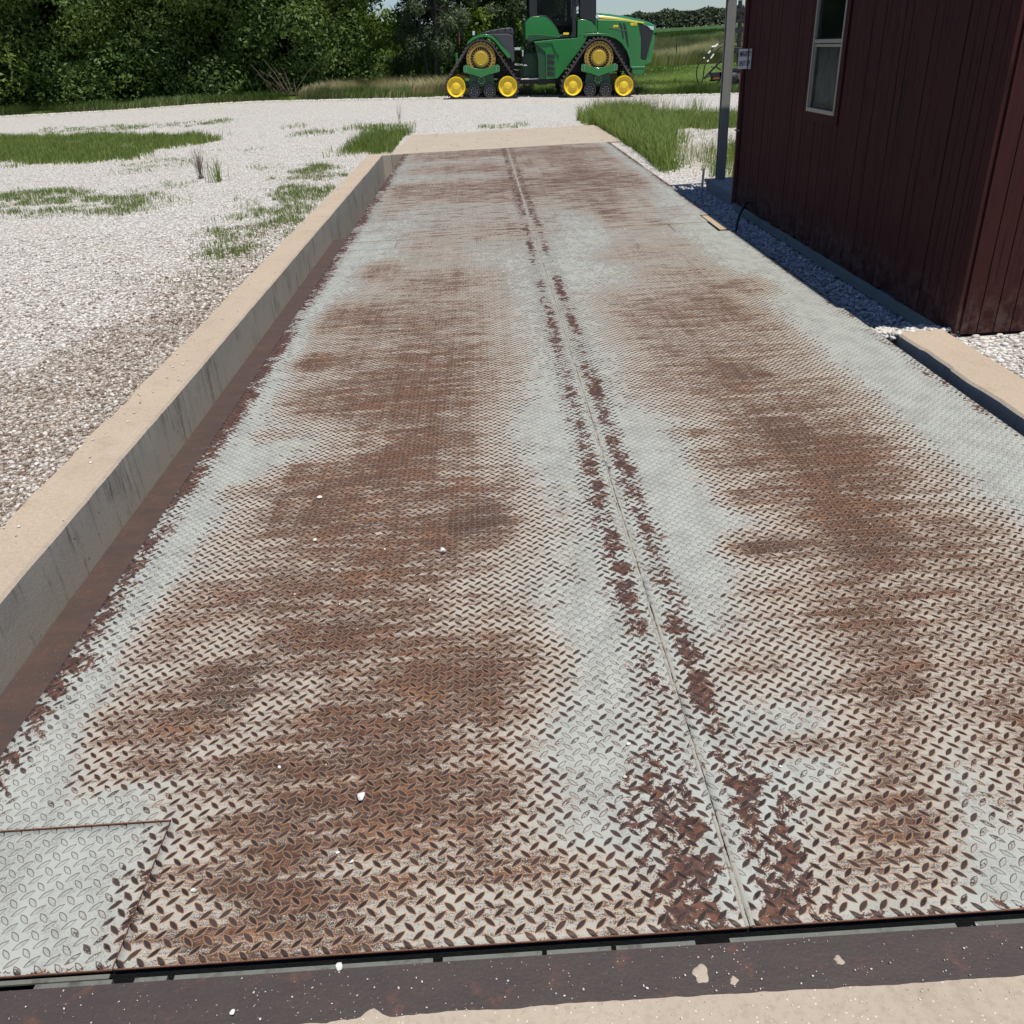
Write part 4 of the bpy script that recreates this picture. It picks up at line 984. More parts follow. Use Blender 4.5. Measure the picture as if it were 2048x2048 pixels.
put_tree('a', 600, 45.6, .92, 5.9, 'dark tree in line with the corner of the long concrete wall')
put_tree('b', 645, 48.5, .66, .8, 'last tall tree of the wood before the gap of sky')
put_tree('a', 240, 53.5, 1.05, 1.9, 'tree in the back row of the wood at left')
put_tree('b', 450, 54, 1.1, 2.9, 'tree in the back row in the middle of the wood')
put_tree('a', 20, 53.5, 1.1, 3.9, 'tree in the back row beyond the left margin')
put_tree('b', 585, 55, .95, 4.9, 'tree in the back row near the sky gap')
put_tree('c', 700, 56, .74, .2, 'bright green bushy tree left of the sky gap', 'bright trees by the sky gap')
put_tree('c', 760, 60, .50, 1.2, 'lower bright green tree under the sky gap', 'bright trees by the sky gap')
put_tree('c', 800, 64, .46, 2.2, 'farther bright tree right of the sky gap', 'bright trees by the sky gap')
put_tree('d', 868, 45, .85, .4, 'dark slender tree with bare leaning stems left of the tractor', 'trees behind the tractor')
put_tree('d', 882, 48.5, .95, 2.0, 'grey green slender tree over the rear end of the tractor', 'trees behind the tractor')
put_tree('c', 925, 52, 1.45, 3.2, 'tall bright green tree behind the rear fender of the tractor', 'trees behind the tractor')
put_tree('c', 968, 53, 1.35, 4.2, 'tall bright green tree just left of the tractor cab', 'trees behind the tractor')
put_tree('d', 1030, 50, 1.0, 5.2, 'grey green tree seen through the tractor cab', 'trees behind the tractor')
put_tree('a', 960, 64, .62, 5.5, 'large dark tree far behind the tractor tail', 'trees behind the tractor')
put_tree('s', 150, 43.9, .8, .1, 'low shrub at the foot of the wood by the left margin', 'shrubs at the foot of the wood', 'shrub')
put_tree('s', 345, 43.6, .8, 1.0, 'light green shrub in front of the wood at left', 'shrubs at the foot of the wood', 'shrub')
put_tree('s', 455, 43.9, .75, 2.0, 'shrub in front of the middle of the wood', 'shrubs at the foot of the wood', 'shrub')
put_tree('s', 640, 45.5, .7, 3.0, 'shrub at the right end of the dark wood', 'shrubs at the foot of the wood', 'shrub')
put_tree('s', 785, 55, 1.0, 4.0, 'yellow green bush behind the dry meadow grass', 'shrubs at the foot of the wood', 'shrub')
# dead branches in the wood
mbb = MB(); rr = random.Random(4); b0 = hit(565, 198)
for i in range(12):
    a = rr.uniform(-1.3, 1.3); L = rr.uniform(.6, 1.5); p0 = Vector((rr.uniform(-.5, .5), 0, .1)); p1 = p0+Vector((math.sin(a)*L*.6, rr.uniform(-.4, .2), L*.6)); mbb.tube([p0, p1, p1+Vector((math.sin(a)*L*.5, rr.uniform(-.3, .3), L*.3))], .018, 5, .006)
o = mbb.build('dead_branches', simple('reddish_dead_bark', (.14, .09, .07), .9)); o.location = (b0[0], b0[1]+.9, b0[2]); tag(o, 'bare reddish dead branches at the foot of the dark wood', 'branches')
# far tree line
rg = np.random.default_rng(77); n = 70000
x = rg.uniform(-150, 420, n); base = rise(620); hh = 6+5.0*fbm(x*.03, x*0+4, 3)+1.9*np.clip(np.sin(x*.30+3*fbm(x*.1, x*0, 2)), 0, 1)*rg.random(n); hh = hh*(1-.35*sstep(140, 200, x)*0)
z = rg.random(n)**.8*hh; y = 620+14*rg.random(n)-8*(1-z/14); P = np.stack([x, y, z+base-.4], -1)
nrm = rg.normal(size=(n, 3))+np.array([0, -.6, .6]); nrm /= np.linalg.norm(nrm, axis=1, keepdims=True); t1 = np.cross(nrm, rg.normal(size=(n, 3))); t1 /= np.linalg.norm(t1, axis=1, keepdims=True); t2 = np.cross(nrm, t1); s_ = rg.uniform(.5, 1.2, n)[:, None]
V = np.stack([P-t1*s_, P-t2*s_*.6, P+t1*s_, P+t2*s_*.6], 1).reshape(-1, 3)
tag(np_mesh('distant_wood', V, np.arange(n*4).reshape(-1, 4), leaf_mat('distant_leaf', (.035, .055, .030), (.075, .105, .050), .15), attrs={'tone': np.repeat(np.clip(fbm(x*.12, z*.25, 3)*1.6-.3, 0, 1), 4)}), 'distant hazy line of trees on the ridge beyond the crop field', 'trees', kind='stuff')

# ------------------------------------------------------------------ shed
shed = tag(empty('red_shed', (4.2, 7.2, -.1)), 'dark red board shed with narrow window and plank porch right of the deck', 'shed')
def sh(o): return rel(o, shed)
SX, SY0, SY1 = 2.70, 4.75, 9.57; SH = 2.42
rr = random.Random(9); wl = MB(); yy = SY0; 
WY0, WY1, WZ0 = 6.985, 7.60, 1.0
while yy < SY1-.01:
    wd = min(.0985, SY1-yy); gap = rr.choice((.004, .005, .006, .010)); jit = rr.uniform(-.0025, .0025); zb = -.015+rr.uniform(-.012, .018); cur = 0
    if 5.3 < yy < 6.3 and rr.random() < .5: cur = rr.uniform(.004, .016)
    def board(z0, z1, bot):
        a, b = yy+gap/2, yy+wd-gap/2
        if bot and cur:
            V = [(SX+jit, a, z0+.3), (SX+jit, b, z0+.3), (SX+jit-cur*.1, a, z0), (SX+jit-cur, b, z0)]
            wl.add([(SX+jit, a, z1), (SX+jit, b, z1), (SX+jit, a, z0+.35), (SX+jit, b, z0+.35), (SX+jit-cur*.2, a, z0), (SX+jit-cur, b, z0), (SX+.02, a, z1), (SX+.02, b, z1), (SX+.02, a, z0), (SX+.02, b, z0)],
                   [(0, 2, 3, 1), (2, 4, 5, 3), (0, 6, 8, 4, 2), (1, 3, 5, 9, 7), (4, 8, 9, 5), (6, 0, 1, 7)])
        else: wl.box(SX+jit, SX+.02, a, b, z0, z1)
    if yy+wd > WY0+.01 and yy < WY1-.01: board(zb, WZ0-.01, False); board(2.12, SH, False)
    else: board(zb, SH, True)
    yy += wd
wl.box(SX+.021, SX+.05, SY0+.01, WY0, .0, SH); wl.box(SX+.021, SX+.05, WY1, SY1-.01, .0, SH); wl.box(SX+.021, SX+.05, WY0, WY1, .0, WZ0-.01); wl.box(SX+.021, SX+.05, WY0, WY1, 2.12, SH)
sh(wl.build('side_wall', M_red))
ew = MB(); xx = SX+.03
while xx < 5.7: ew.box(xx+.003, min(xx+.0985, 5.7)-.003, SY0-.004, SY0+.012, -.02, SH+.0); xx += .0985
ew.box(SX+.055, 5.7, SY0+.0125, SY0+.04, 0, SH)
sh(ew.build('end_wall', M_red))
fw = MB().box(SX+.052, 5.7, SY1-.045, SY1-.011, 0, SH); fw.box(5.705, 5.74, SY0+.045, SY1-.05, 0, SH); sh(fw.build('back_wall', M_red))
sh(MB().box(SX-.018, SX+.0, SY1-.075, SY1+.012, -.02, SH).build('corner_trim', M_red))
sh(MB().box(SX+.012, SX+.05, SY0+.02, SY1-.02, -.115, -.030).build('skirt_board', M_skirt))
sh(MB().box(SX+.12, 5.68, SY0+.1, SY1-.1, -.3, -.02).build('foundation', M_conc_dark))
rf = MB(); rf.add([(SX-.02, SY0-.05, SH+.005), (5.8, SY0-.05, SH+.6), (5.8, SY1+.30, SH+.6), (SX-.02, SY1+.30, SH+.005), (SX-.02, SY0-.05, SH+.05), (5.8, SY0-.05, SH+.65), (5.8, SY1+.30, SH+.65), (SX-.02, SY1+.30, SH+.05)], [(0, 3, 2, 1), (4, 5, 6, 7), (0, 1, 5, 4), (1, 2, 6, 5), (2, 3, 7, 6), (3, 0, 4, 7)]); sh(rf.build('roof', M_felt))
# window
def wsub(o, par):
    o.parent = par; return o
tr = MB(); tr.box(SX-.012, SX+.0, WY0-.065, WY0-.002, .932, 2.2); tr.box(SX-.012, SX+.0, WY1+.002, WY1+.06, .932, 2.2); tr.box(SX-.0125, SX+.0, WY0-.002, WY1+.002, .932, .998)
sh(tr.build('window_trim', M_red))
fr = MB(); fr.box(SX-.018, SX+.035, WY0, WY0+.022, 1.0, 2.1); fr.box(SX-.018, SX+.035, WY1-.022, WY1, 1.0, 2.1); fr.box(SX-.018, SX+.035, WY0+.022, WY1-.022, 1.0, 1.03); fr.box(SX-.018, SX+.035, WY0+.022, WY1-.022, 2.08, 2.1)
fr.box(SX-.006, SX+.03, WY0+.022, WY1-.022, 1.462, 1.482); fr.box(SX-.012, SX+.025, WY0+.022, WY1-.022, 1.488, 1.515)
fr.box(SX-.004, SX+.02, WY0+.022, WY0+.036, 1.03, 1.462); fr.box(SX-.004, SX+.02, WY1-.036, WY1-.022, 1.03, 1.462)
wf = sh(fr.build('window', M_alu, bevel=.002))
pn = MB().box(SX+.008, SX+.012, WY0+.022, WY1-.022, 1.03, 1.462).build('pane', glass('dusty_glass', (.06, .065, .06), .2, .22)); pn.parent = wf
pn = MB().box(SX+.004, SX+.008, WY0+.022, WY1-.022, 1.515, 2.08).build('pane', M_glass); pn.parent = wf
cur = MB()
ys_ = np.linspace(WY0+.03, WY1-.03, 40); zs_ = np.linspace(1.04, 1.46, 30); V = []; Fc = []
for z_ in zs_:
    for y_ in ys_: V.append((SX+.028+.006*math.sin(y_*40)+.004*math.sin(z_*31+y_*9), y_, z_))
for j in range(29):
    for i in range(39):
        yc, zc = ys_[i], zs_[j]
        if (abs(yc-(WY0+.13)-.01*math.sin(zc*60)) < .022*(1-((zc-1.20)/.075)**2 if abs(zc-1.20) < .075 else 0)): continue
        Fc.append((j*40+i, j*40+i+1, (j+1)*40+i+1, (j+1)*40+i))
cs = np_mesh('torn_sheet', V, Fc, M_dusty); cs.parent = wf
db = MB().box(SX+.012, SX+.02, WY0+.05, WY0+.24, 1.031, 1.06).box(SX+.012, SX+.022, WY0+.3, WY1-.05, 1.031, 1.07).build('sill_debris', M_stone_grey); db.parent = wf
# porch
PXL, PY1, PZ = 2.775, 11.18, .01
po = MB(); xx = PXL
while xx < 5.6: po.box(xx+.005, xx+.137, 9.60, PY1-.16, PZ-.035, PZ+rr.uniform(-.002, .002)); xx += .142
po.box(PXL-.02, 5.6, PY1-.155, PY1, PZ-.035, PZ+.001)
pf = sh(po.build('porch_floor', M_plank, bevel=.003))
rb = MB().box(PXL-.0, PXL+.03, 9.0, PY1-.03, PZ-.155, PZ-.0365).box(PXL+.031, 5.6, PY1-.06, PY1-.03, PZ-.155, PZ-.0365).build('rim_board', M_plank); rb.parent = pf; 
pb = PY(1437.5, 357, 11.09)
ppx, ppy = 2.93, 11.09
sh(MB().box(ppx-.052, ppx+.052, ppy-.045, ppy+.045, PZ+.001, 2.299).build('porch_post', M_post, bevel=.004))
sh(MB().tube([(ppx-.058, ppy-.03, PZ+.02), (ppx-.060, ppy-.035, .8), (ppx-.056, ppy-.035, 1.4), (ppx-.06, ppy-.03, 2.28)], .005, 6).build('post_cable', M_black_rubber, smooth=True))
sh(MB().box(2.70, 5.7, 9.60, 10.62, 2.34, 2.40).box(2.88, 5.6, 11.04, 11.14, 2.302, 2.36).box(2.9, 2.96, 10.62, 11.03, 2.31, 2.36).build('porch_roof', M_felt))
cd = MB().tube([(SX-.032, SY1-.03, -.03), (SX-.032, SY1-.03, 1.2), (SX-.034, SY1-.03, 2.4)], .011, 8)
cdo = sh(cd.build('conduit', M_redpipe, smooth=True))
for zc in (.70, 1.42): 
    st = MB().box(SX-.052, SX-.019, SY1-.055, SY1+.0, zc-.008, zc+.008).build('strap', M_galv); st.parent = cdo
# sign
sg = empty('warning_sign', (2.635, 9.33, 1.36)); tag(sg, 'white EMERGENCY SHUT OFF sign on the shed corner', 'sign')
face = MB().prism_y([(-.066, -.085), (.062, -.09), (.066, .085), (-.062, .09)], 0, .003).build('sign_board', M_sign, sg, bevel=.0012)
def text(word, size, x, z, parent, mat, y=-.0015, w=None, rot=None, bold=.0, name='lettering'):
    c = bpy.data.curves.new(name, 'FONT'); c.body = word; c.size = size; c.align_x = 'CENTER'; c.align_y = 'CENTER'; c.extrude = .0008; c.offset = bold
    o = bpy.data.objects.new(name, c); COL.objects.link(o)
    bpy.context.view_layer.update(); dg = bpy.context.evaluated_depsgraph_get()
    me = bpy.data.meshes.new_from_object(o.evaluated_get(dg)); bpy.data.objects.remove(o)
    me.materials.clear(); me.materials.append(mat)
    o = bpy.data.objects.new(name, me); COL.objects.link(o); o.parent = parent
    o.rotation_euler = rot or (math.pi/2, 0, 0); o.location = (x, y, z)
    if w: cur_w = max(v.co.x for v in me.vertices)-min(v.co.x for v in me.vertices); o.scale = (w/cur_w, 1, 1)
    return o
text('EMERGENCY', .062, .0, .042, sg, M_ink, w=.115, bold=.0012)
text('SHUT OFF', .062, .0, -.040, sg, M_ink, w=.108, bold=.0012)
mk = MB().box(-.004, .004, -.01, -.002, -.3, .25).build('hanging_cable', M_black_rubber, sg)
mk.location = (.028, 0, 0)
# stake and hose
p = G(1402, 402, -.14)
stk = MB().tube([(0, 0, 0), (.004, 0, .17), (.012, .0, .36)], .014, 10).build('pipe_stake', M_galv, smooth=True); stk.location = (p[0], p[1], -.14)
tag(stk, 'thin grey pipe stake standing in gravel at the porch corner', 'stake')
h0 = G(1469, 457, -.10)
pts = [(h0[0]+.01, h0[1]-.03, -.16), (h0[0]+.02, h0[1], -.08)] + [tuple(h0*(1-t)+np.array([2.66, 8.93, .10])*t+np.array([0, 0, .035*math.sin(t*3.1)])) for t in (.35, .65, .85)] + [(2.72, 8.86, .10)]
hz = MB().tube(spline(pts, 5), .013, 10).build('black_hose', M_black_rubber, smooth=True); tag(hz, 'black hose arching from the gravel into the shed wall', 'hose')

# ------------------------------------------------------------------ tractor
TY = 32.3; TW = 3.0; TC = TY+TW/2
tx, tz = 2.25, float(-.073)
troot = empty('tracked_tractor', (tx, TC, tz), (0, math.radians(2.35), 0))
tag(troot, 'green four track articulated tractor with yellow wheels parked across the gravel road', 'tractor')
_ct, _st = math.cos(math.radians(2.35)), math.sin(math.radians(2.35))
def T(X, Z, w_=0.0):            # measured on the photo, at lateral depth w_ into the machine
    p = PY(850+X/3.864, Z/3.864, TY+w_); dx, dz = p[0]-tx, p[2]-tz
    return (dx*_ct - dz*_st, dx*_st + dz*_ct)
def L(w_): return w_-TW/2
def poly(name, pts, w0, w1, mat, parent=troot, bevel=.012, meas=None, seg=2):
    mb = MB(); mw = w0 if meas is None else meas
    mb.prism_y([T(X, Z, mw) for X, Z in pts], L(w0), L(w1)); return mb.build(name, mat, parent, bevel=bevel, seg=seg)
def arcpts(c, r, a0, a1, n): return [(c[0]+r*math.cos(math.radians(a0+(a1-a0)*i/n)), c[1]+r*math.sin(math.radians(a0+(a1-a0)*i/n))) for i in range(n+1)]

def hull(P):
    P = sorted(set((round(a, 5), round(b, 5)) for a, b in P)); lo = []; up = []
    cr_ = lambda o, a, b: (a[0]-o[0])*(b[1]-o[1])-(a[1]-o[1])*(b[0]-o[0])
    for p_ in P:
        while len(lo) >= 2 and cr_(lo[-2], lo[-1], p_) <= 0: lo.pop()
        lo.append(p_)
    for p_ in reversed(P):
        while len(up) >= 2 and cr_(up[-2], up[-1], p_) <= 0: up.pop()
        up.append(p_)
    return lo[:-1]+up[:-1]
def resample(H, n):
    H = H+[H[0]]; d = [0]
    for a, b in zip(H, H[1:]): d.append(d[-1]+math.dist(a, b))
    out = []; j = 0
    for i in range(n):
        s_ = d[-1]*i/n
        while d[j+1] < s_: j += 1
        t = (s_-d[j])/(d[j+1]-d[j]+1e-9); out.append((H[j][0]+(H[j+1][0]-H[j][0])*t, H[j][1]+(H[j+1][1]-H[j][1])*t))
    return out, d[-1]
_bolt = {}
def bolt(par, x_, y_, z_, r_, mat=None):
    kx = round(r_, 4)
    if kx not in _bolt:
        _bolt[kx] = MB().lathe_y(0, 0, [(r_, -.009), (r_, .009)], 6).build('bolt', M_bolt).data; o = bpy.data.objects['bolt'] if len(_bolt) == 1 else None
        for q_ in [q_ for q_ in bpy.data.objects if q_.data == _bolt[kx]]: bpy.data.objects.remove(q_)
    o = bpy.data.objects.new('bolt', _bolt[kx]); COL.objects.link(o); o.parent = par; o.location = (x_, y_, z_); return o
def wheel_holes(cx, cz, w0, w1, mat):
    mb = MB()
    def ring(r0, r1, y0, y1, n=72):
        V = []; 
        for k in range(n):
            a = 2*math.pi*k/n; c, s_ = math.cos(a), math.sin(a)
            V += [(cx+r0*c, y0, cz+r0*s_), (cx+r1*c, y0, cz+r1*s_), (cx+r1*c, y1, cz+r1*s_), (cx+r0*c, y1, cz+r0*s_)]
        Fc = [[k*4+j, ((k+1) % n)*4+j, ((k+1) % n)*4+(j+1) % 4, k*4+(j+1) % 4] for k in range(n) for j in range(4)]; mb.add(V, Fc)
    def bars(r0, r1, frac, y0, y1, n=24, off=0):
        for k in range(n):
            a0 = 2*math.pi*(k+off)/n; da = 2*math.pi/n*frac/2; V = []
            for y_ in (y0, y1):
                for r_, a in ((r0, a0-da), (r1, a0-da), (r1, a0+da), (r0, a0+da)): V.append((cx+r_*math.cos(a), y_, cz+r_*math.sin(a)))
            mb.add(V, [(0, 1, 2, 3), (7, 6, 5, 4), (0, 4, 5, 1), (1, 5, 6, 2), (2, 6, 7, 3), (3, 7, 4, 0)])
    y0, y1 = L(w0), L(w1)
    ring(.455, .490, y0, y1+.06); bars(.425, .455, .55, y0+.004, y0+.03, 24); ring(.352, .425, y0, y0+.035)
    bars(.262, .352, .22, y0+.012, y0+.035, 24, .5); ring(.225, .262, y0-.005, y0+.05)
    return mb.build('drive_wheel', mat, None)
def track_unit(dc, il, ir, mr, yk, sgn, w0, far=False):
    """dc drive centre, il/ir idlers, mr rollers: local coords; w0 near face depth; sgn +1 near side"""
    u_ = []
    W = .76
    def yv(d): return L(w0)+d if sgn > 0 else -(L(w0)+d)      # mirrored for the far side
    def mir(o):
        if sgn < 0:
            for v in o.data.vertices: v.co.y = -v.co.y
            o.data.flip_normals()
        return o
    pts = arcpts(dc, .575, 0, 360, 60)+arcpts(il, .37, 0, 360, 40)+arcpts(ir, .37, 0, 360, 40)
    H, Lt = resample(hull(pts), 150); mb = MB(); n = len(H)
    nr = []
    for i in range(n):
        a, b = H[i-1], H[(i+1) % n]; dx, dz = b[0]-a[0], b[1]-a[1]; l = math.hypot(dx, dz); nr.append((dz/l, -dx/l))
    th = .042; V = []
    for (x_, z_), (nx_, nz_) in zip(H, nr):
        V += [(x_, L(w0), z_), (x_, L(w0)+W, z_), (x_-nx_*th, L(w0)+W, z_-nz_*th), (x_-nx_*th, L(w0), z_-nz_*th)]
    mb.add(V, [[k*4+j, k*4+(j+1) % 4, ((k+1) % n)*4+(j+1) % 4, ((k+1) % n)*4+j] for k in range(n) for j in range(4)])
    # outer treads and inner guide lugs
    for k in range(0, n, 3):
        (x_, z_), (nx_, nz_) = H[k], nr[k]; tx_, tz_ = -nz_, nx_
        for y0_, y1_, sh_ in ((0.0, .40, .02), (.36, .76, -.02)):
            hw = .028; hh_ = .045 if z_ > .02 else .0
            if hh_ == 0: continue
            V = []
            for y_, s2 in ((y0_, sh_), (y1_, 0)):
                for a, b in ((-hw, -.01), (hw, -.01), (hw*.8, hh_), (-hw*.8, hh_)):
                    V.append((x_+tx_*(a+s2)+nx_*b, L(w0)+y_, z_+tz_*(a+s2)+nz_*b))
            mb.add(V, [(0, 1, 2, 3), (7, 6, 5, 4), (0, 4, 5, 1), (1, 5, 6, 2), (2, 6, 7, 3), (3, 7, 4, 0)])
        V = []; bx, bz = x_-nx_*th, z_-nz_*th
        for y_ in (.30, .46):
            for a, b in ((-.03, -.01), (.03, -.01), (.018, .075), (-.018, .075)): V.append((bx+tx_*a-nx_*b, L(w0)+y_, bz+tz_*a-nz_*b))
        mb.add(V, [(0, 1, 2, 3), (7, 6, 5, 4), (0, 4, 5, 1), (1, 5, 6, 2), (2, 6, 7, 3), (3, 7, 4, 0)])
    belt = mir(mb.build('track_belt', M_track, troot))
    dw = wheel_holes(dc[0], dc[1], w0+.05, w0+.06, M_gold); dw.parent = troot; mir(dw)
    bk = mir(MB().lathe_y(dc[0], dc[1], [(.47, L(w0)+.36), (.47, L(w0)+.42)], 48).build('inner_disc', M_mech, dw))
    hb = MB().lathe_y(dc[0], dc[1], [(.222, L(w0)+.05), (.222, L(w0)+.012), (.205, L(w0)+.0), (.17, L(w0)-.004), (.165, L(w0)+.0), (.02, L(w0)+.0)][::-1], 40).build('hub_cap', M_hub, dw, smooth=True); mir(hb)
    for c in (il, ir):
        idl = MB().lathe_y(c[0], c[1], [(.03, L(w0)-.03), (.075, L(w0)-.03), (.085, L(w0)-.01), (.13, L(w0)+.0), (.155, L(w0)+.045), (.24, L(w0)+.055), (.275, L(w0)-.0), (.30, L(w0)-.025), (.315, L(w0)-.02), (.318, L(w0)+.22)], 44).build('idler_wheel', M_yellow, troot, smooth=True); mir(idl)
        for k in range(10):
            a = 2*math.pi*k/10; bolt(idl, c[0]+.112*math.cos(a), sgn*(L(w0)-.008), c[1]+.112*math.sin(a), .010)
    for c in mr:
        rl = MB().lathe_y(c[0], c[1], [(.05, L(w0)+.02), (.07, L(w0)+.02), (.075, L(w0)+.05), (.15, L(w0)+.055), (.165, L(w0)+.02), (.205, L(w0)+.015), (.212, L(w0)+.03), (.212, L(w0)+.26)], 36).build('roller_wheel', M_roller, troot, smooth=True); mir(rl)
        for k in range(8):
            a = 2*math.pi*(k+.5)/8; bolt(rl, c[0]+.11*math.cos(a), sgn*(L(w0)+.046), c[1]+.11*math.sin(a), .012)
    # carrier yoke, frame
    k_ = MB().prism_y(yk, L(w0)-.03, L(w0)+.03).build('carrier_yoke', M_green, troot, bevel=.01); mir(k_)
    xs_ = [p_[0] for p_ in yk]; xa, xb = min(xs_), max(xs_); zc = max(p_[1] for p_ in yk)-.11
    for cx_, sg_ in ((xa+.075, 1), (xb-.075, -1)):
        for i_ in range(3):
            for j_ in range(2): bolt(k_, cx_+(j_-.5)*.085, sgn*(L(w0)-.036), zc+.045-i_*.062, .013)
    mid = (dc[0], mr[0][1]+.36)
    fr_ = MB(); fr_.prism_y([(mid[0]-.40, mid[1]+.20), (mid[0]+.40, mid[1]+.20), (mid[0]+.44, mid[1]-.16), (mid[0]+.30, mid[1]-.22), (mid[0]-.30, mid[1]-.22), (mid[0]-.44, mid[1]-.16)], L(w0)+.09, L(w0)+.5)
    fr_.box(mid[0]-.62, mid[0]+.62, L(w0)+.3, L(w0)+.5, mid[1]-.28, mid[1]-.1)
    f_ = mir(fr_.build('bogie_frame', M_dgreen, troot, bevel=.012))
    hub2 = MB().lathe_y(mid[0], mid[1]-.02, [(.13, L(w0)+.03), (.14, L(w0)+.04), (.14, L(w0)+.1)], 24).build('pivot_cap', M_dgreen, f_, smooth=True); mir(hub2)
    for k in range(8):
        a = 2*math.pi*(k+.5)/8; bolt(hub2, mid[0]+.11*math.cos(a), sgn*(L(w0)+.026), mid[1]-.02+.11*math.sin(a), .012)
    sl_ = MB().box(mid[0]-.33, mid[0]-.16, L(w0)+.085, L(w0)+.0895, mid[1]-.10, mid[1]-.05).box(mid[0]+.17, mid[0]+.34, L(w0)+.085, L(w0)+.0895, mid[1]-.10, mid[1]-.05).build('frame_slots', M_blackp, f_); mir(sl_)
yk_r = [(297, 512), (312, 503), (335, 510), (380, 528), (433, 534), (490, 526), (540, 504), (562, 498), (578, 510), (578, 545), (560, 560), (500, 573), (433, 600), (370, 578), (300, 562), (294, 545)]
for far_ in (1, -1):
    track_unit(T(433, 455), T(241, 673), T(640, 668), (T(380, 706), T(500, 706)), [T(*p_) for p_ in yk_r], far_, 0.0)
    track_unit(T(1345, 445), T(1144, 660), T(1538, 662), (T(1276, 696), T(1398, 694)), [T(p_[0]+911, p_[1]-10) for p_ in yk_r], far_, 0.0)

# rear fenders (both sides) and tank
def both(name, pts, w0, w1, mat, bevel=.012, meas=None, parent=troot):
    a = poly(name, pts, w0, w1, mat, parent, bevel, meas)
    mb = MB(); mw = w0 if meas is None else meas
    mb.prism_y([T(X, Z, mw) for X, Z in pts], -L(w1), -L(w0)); b = mb.build(name, mat, parent, bevel=bevel); return a, b
fout = [(322, 350), (330, 322), (365, 290), (410, 270), (470, 262), (520, 275), (560, 310), (600, 360), (640, 400), (663, 432), (660, 450), (640, 448), (590, 385), (545, 325), (505, 293), (460, 284), (415, 290), (370, 312), (340, 335)]
both('fender', fout, -.02, .80, M_green, .01)
tank = poly('fuel_tank', [(470, 268), (500, 262), (640, 262), (680, 275), (692, 470), (672, 478), (655, 430), (560, 305), (520, 272)], .10, 2.9, M_greyp, bevel=.05, seg=3)
hoodr = poly('rear_hood', [(425, 262), (450, 248), (520, 232), (600, 218), (660, 213), (682, 222), (690, 268), (640, 262), (500, 262)], .75, 2.25, M_greyp, bevel=.03, seg=3)
rb_ = MB()
for X in (455, 510, 565, 620, 662):
    a = T(X, 250-(X-455)*.17, .8); rb_.box(a[0]-.012, a[0]+.012, L(.72), L(2.28), a[1]-.06, a[1]+.05)
rb_.build('rib', M_blackp, hoodr, bevel=.005)
lp = T(378, 255, .3); MB().box(lp[0]-.05, lp[0]+.03, L(.15), L(.3), lp[1]-.07, lp[1]+.05).build('work_light', M_lens, troot, bevel=.01)
lp2 = T(265, 420, 1.6)
# rear frame, articulation, hydraulics
rf_ = MB(); a = T(330, 440, 1.5); b = T(690, 600, 1.5); rf_.box(a[0], b[0], L(1.0), L(2.0), b[1], a[1]); 
a = T(690, 470, 1.5); b = T(1230, 640, 1.5); rf_.box(a[0], b[0], L(1.15), L(1.85), b[1], b[1]+.42)
a = T(700, 606, .9); b = T(1010, 630, .9); rf_.box(a[0], b[0], L(.9), L(2.1), b[1]-.02, a[1])
a = T(870, 625, .9); b = T(945, 655, .9); rf_.box(a[0], b[0], L(.95), L(1.4), b[1], a[1])
rf_.build('chassis', M_mech, troot, bevel=.015)
md = MB(); a = T(745, 380, 1.2); b = T(870, 600, 1.2); md.box(a[0]+.1, b[0], L(1.0), L(2.0), b[1], a[1]-.1); a = T(800, 480, .9); md.lathe_y(a[0], a[1], [(.24, L(.95)), (.26, L(1.0)), (.26, L(2.0))], 24); a = T(770, 550, .8); md.lathe_y(a[0], a[1], [(.15, L(.9)), (.16, L(.95)), (.16, L(1.3))], 20)
md.build('transmission', M_dgreen, troot, bevel=.02)
hs = MB()
for k, pp in enumerate([[(700, 490), (760, 500), (770, 440), (790, 370), (840, 350)], [(700, 510), (745, 515), (760, 560), (740, 600), (700, 612)], [(690, 540), (730, 540), (752, 480), (745, 400)], [(775, 440), (770, 400), (800, 360), (850, 345)], [(705, 430), (740, 440), (772, 470), (770, 520), (735, 560)], [(720, 350), (730, 420), (700, 480)]]):
    hs.tube(spline([(T(*p_, .7)[0], L(.7+.08*k), T(*p_, .7)[1]) for p_ in pp], 5), .018, 6)
hs.build('hydraulic_hose', M_blackp, troot, smooth=True)
hv = MB(); a = T(715, 380, .6); hv.box(a[0]-.10, a[0]+.10, L(.7), L(1.1), a[1]-.03, a[1]+.04); a = T(756, 410, .6); hv.box(a[0]-.02, a[0]+.03, L(.7), L(.75), a[1]-.1, a[1]+.08); hv.build('valve_block', M_bolt, troot, bevel=.005)
cyl = MB(); a = T(695, 500, .6); b = T(790, 505, .6); cyl.tube([(a[0], L(.75), a[1]), (b[0], L(.75), b[1])], .028, 8); a = T(740, 612, .8); b = T(880, 606, .8); cyl.tube([(a[0], L(.8), a[1]), (b[0], L(.8), b[1])], .025, 8); cyl.build('steering_cylinder', M_bolt, troot, smooth=True)
poly('bracket', [(735, 362), (768, 362), (765, 420), (750, 445), (742, 390)], .9, .95, M_green, bevel=.004)
# mast left of the rear track
ms = MB(); a = T(247, 470, 1.6)
for k in range(6): ms.lathe_y(a[0], a[1]-.16+k*.075, [(.045, L(1.5)), (.045, L(1.6))], 10)
ms.build('hitch_spring', M_green, troot)
a = T(265, 250, 1.6); b = T(265, 345, 1.6); MB().tube([(a[0], L(1.6), a[1]), (b[0], L(1.6), b[1])], .012, 6).build('marker_rod', simple('faded_red_rod', (.35, .08, .06), .5), troot)

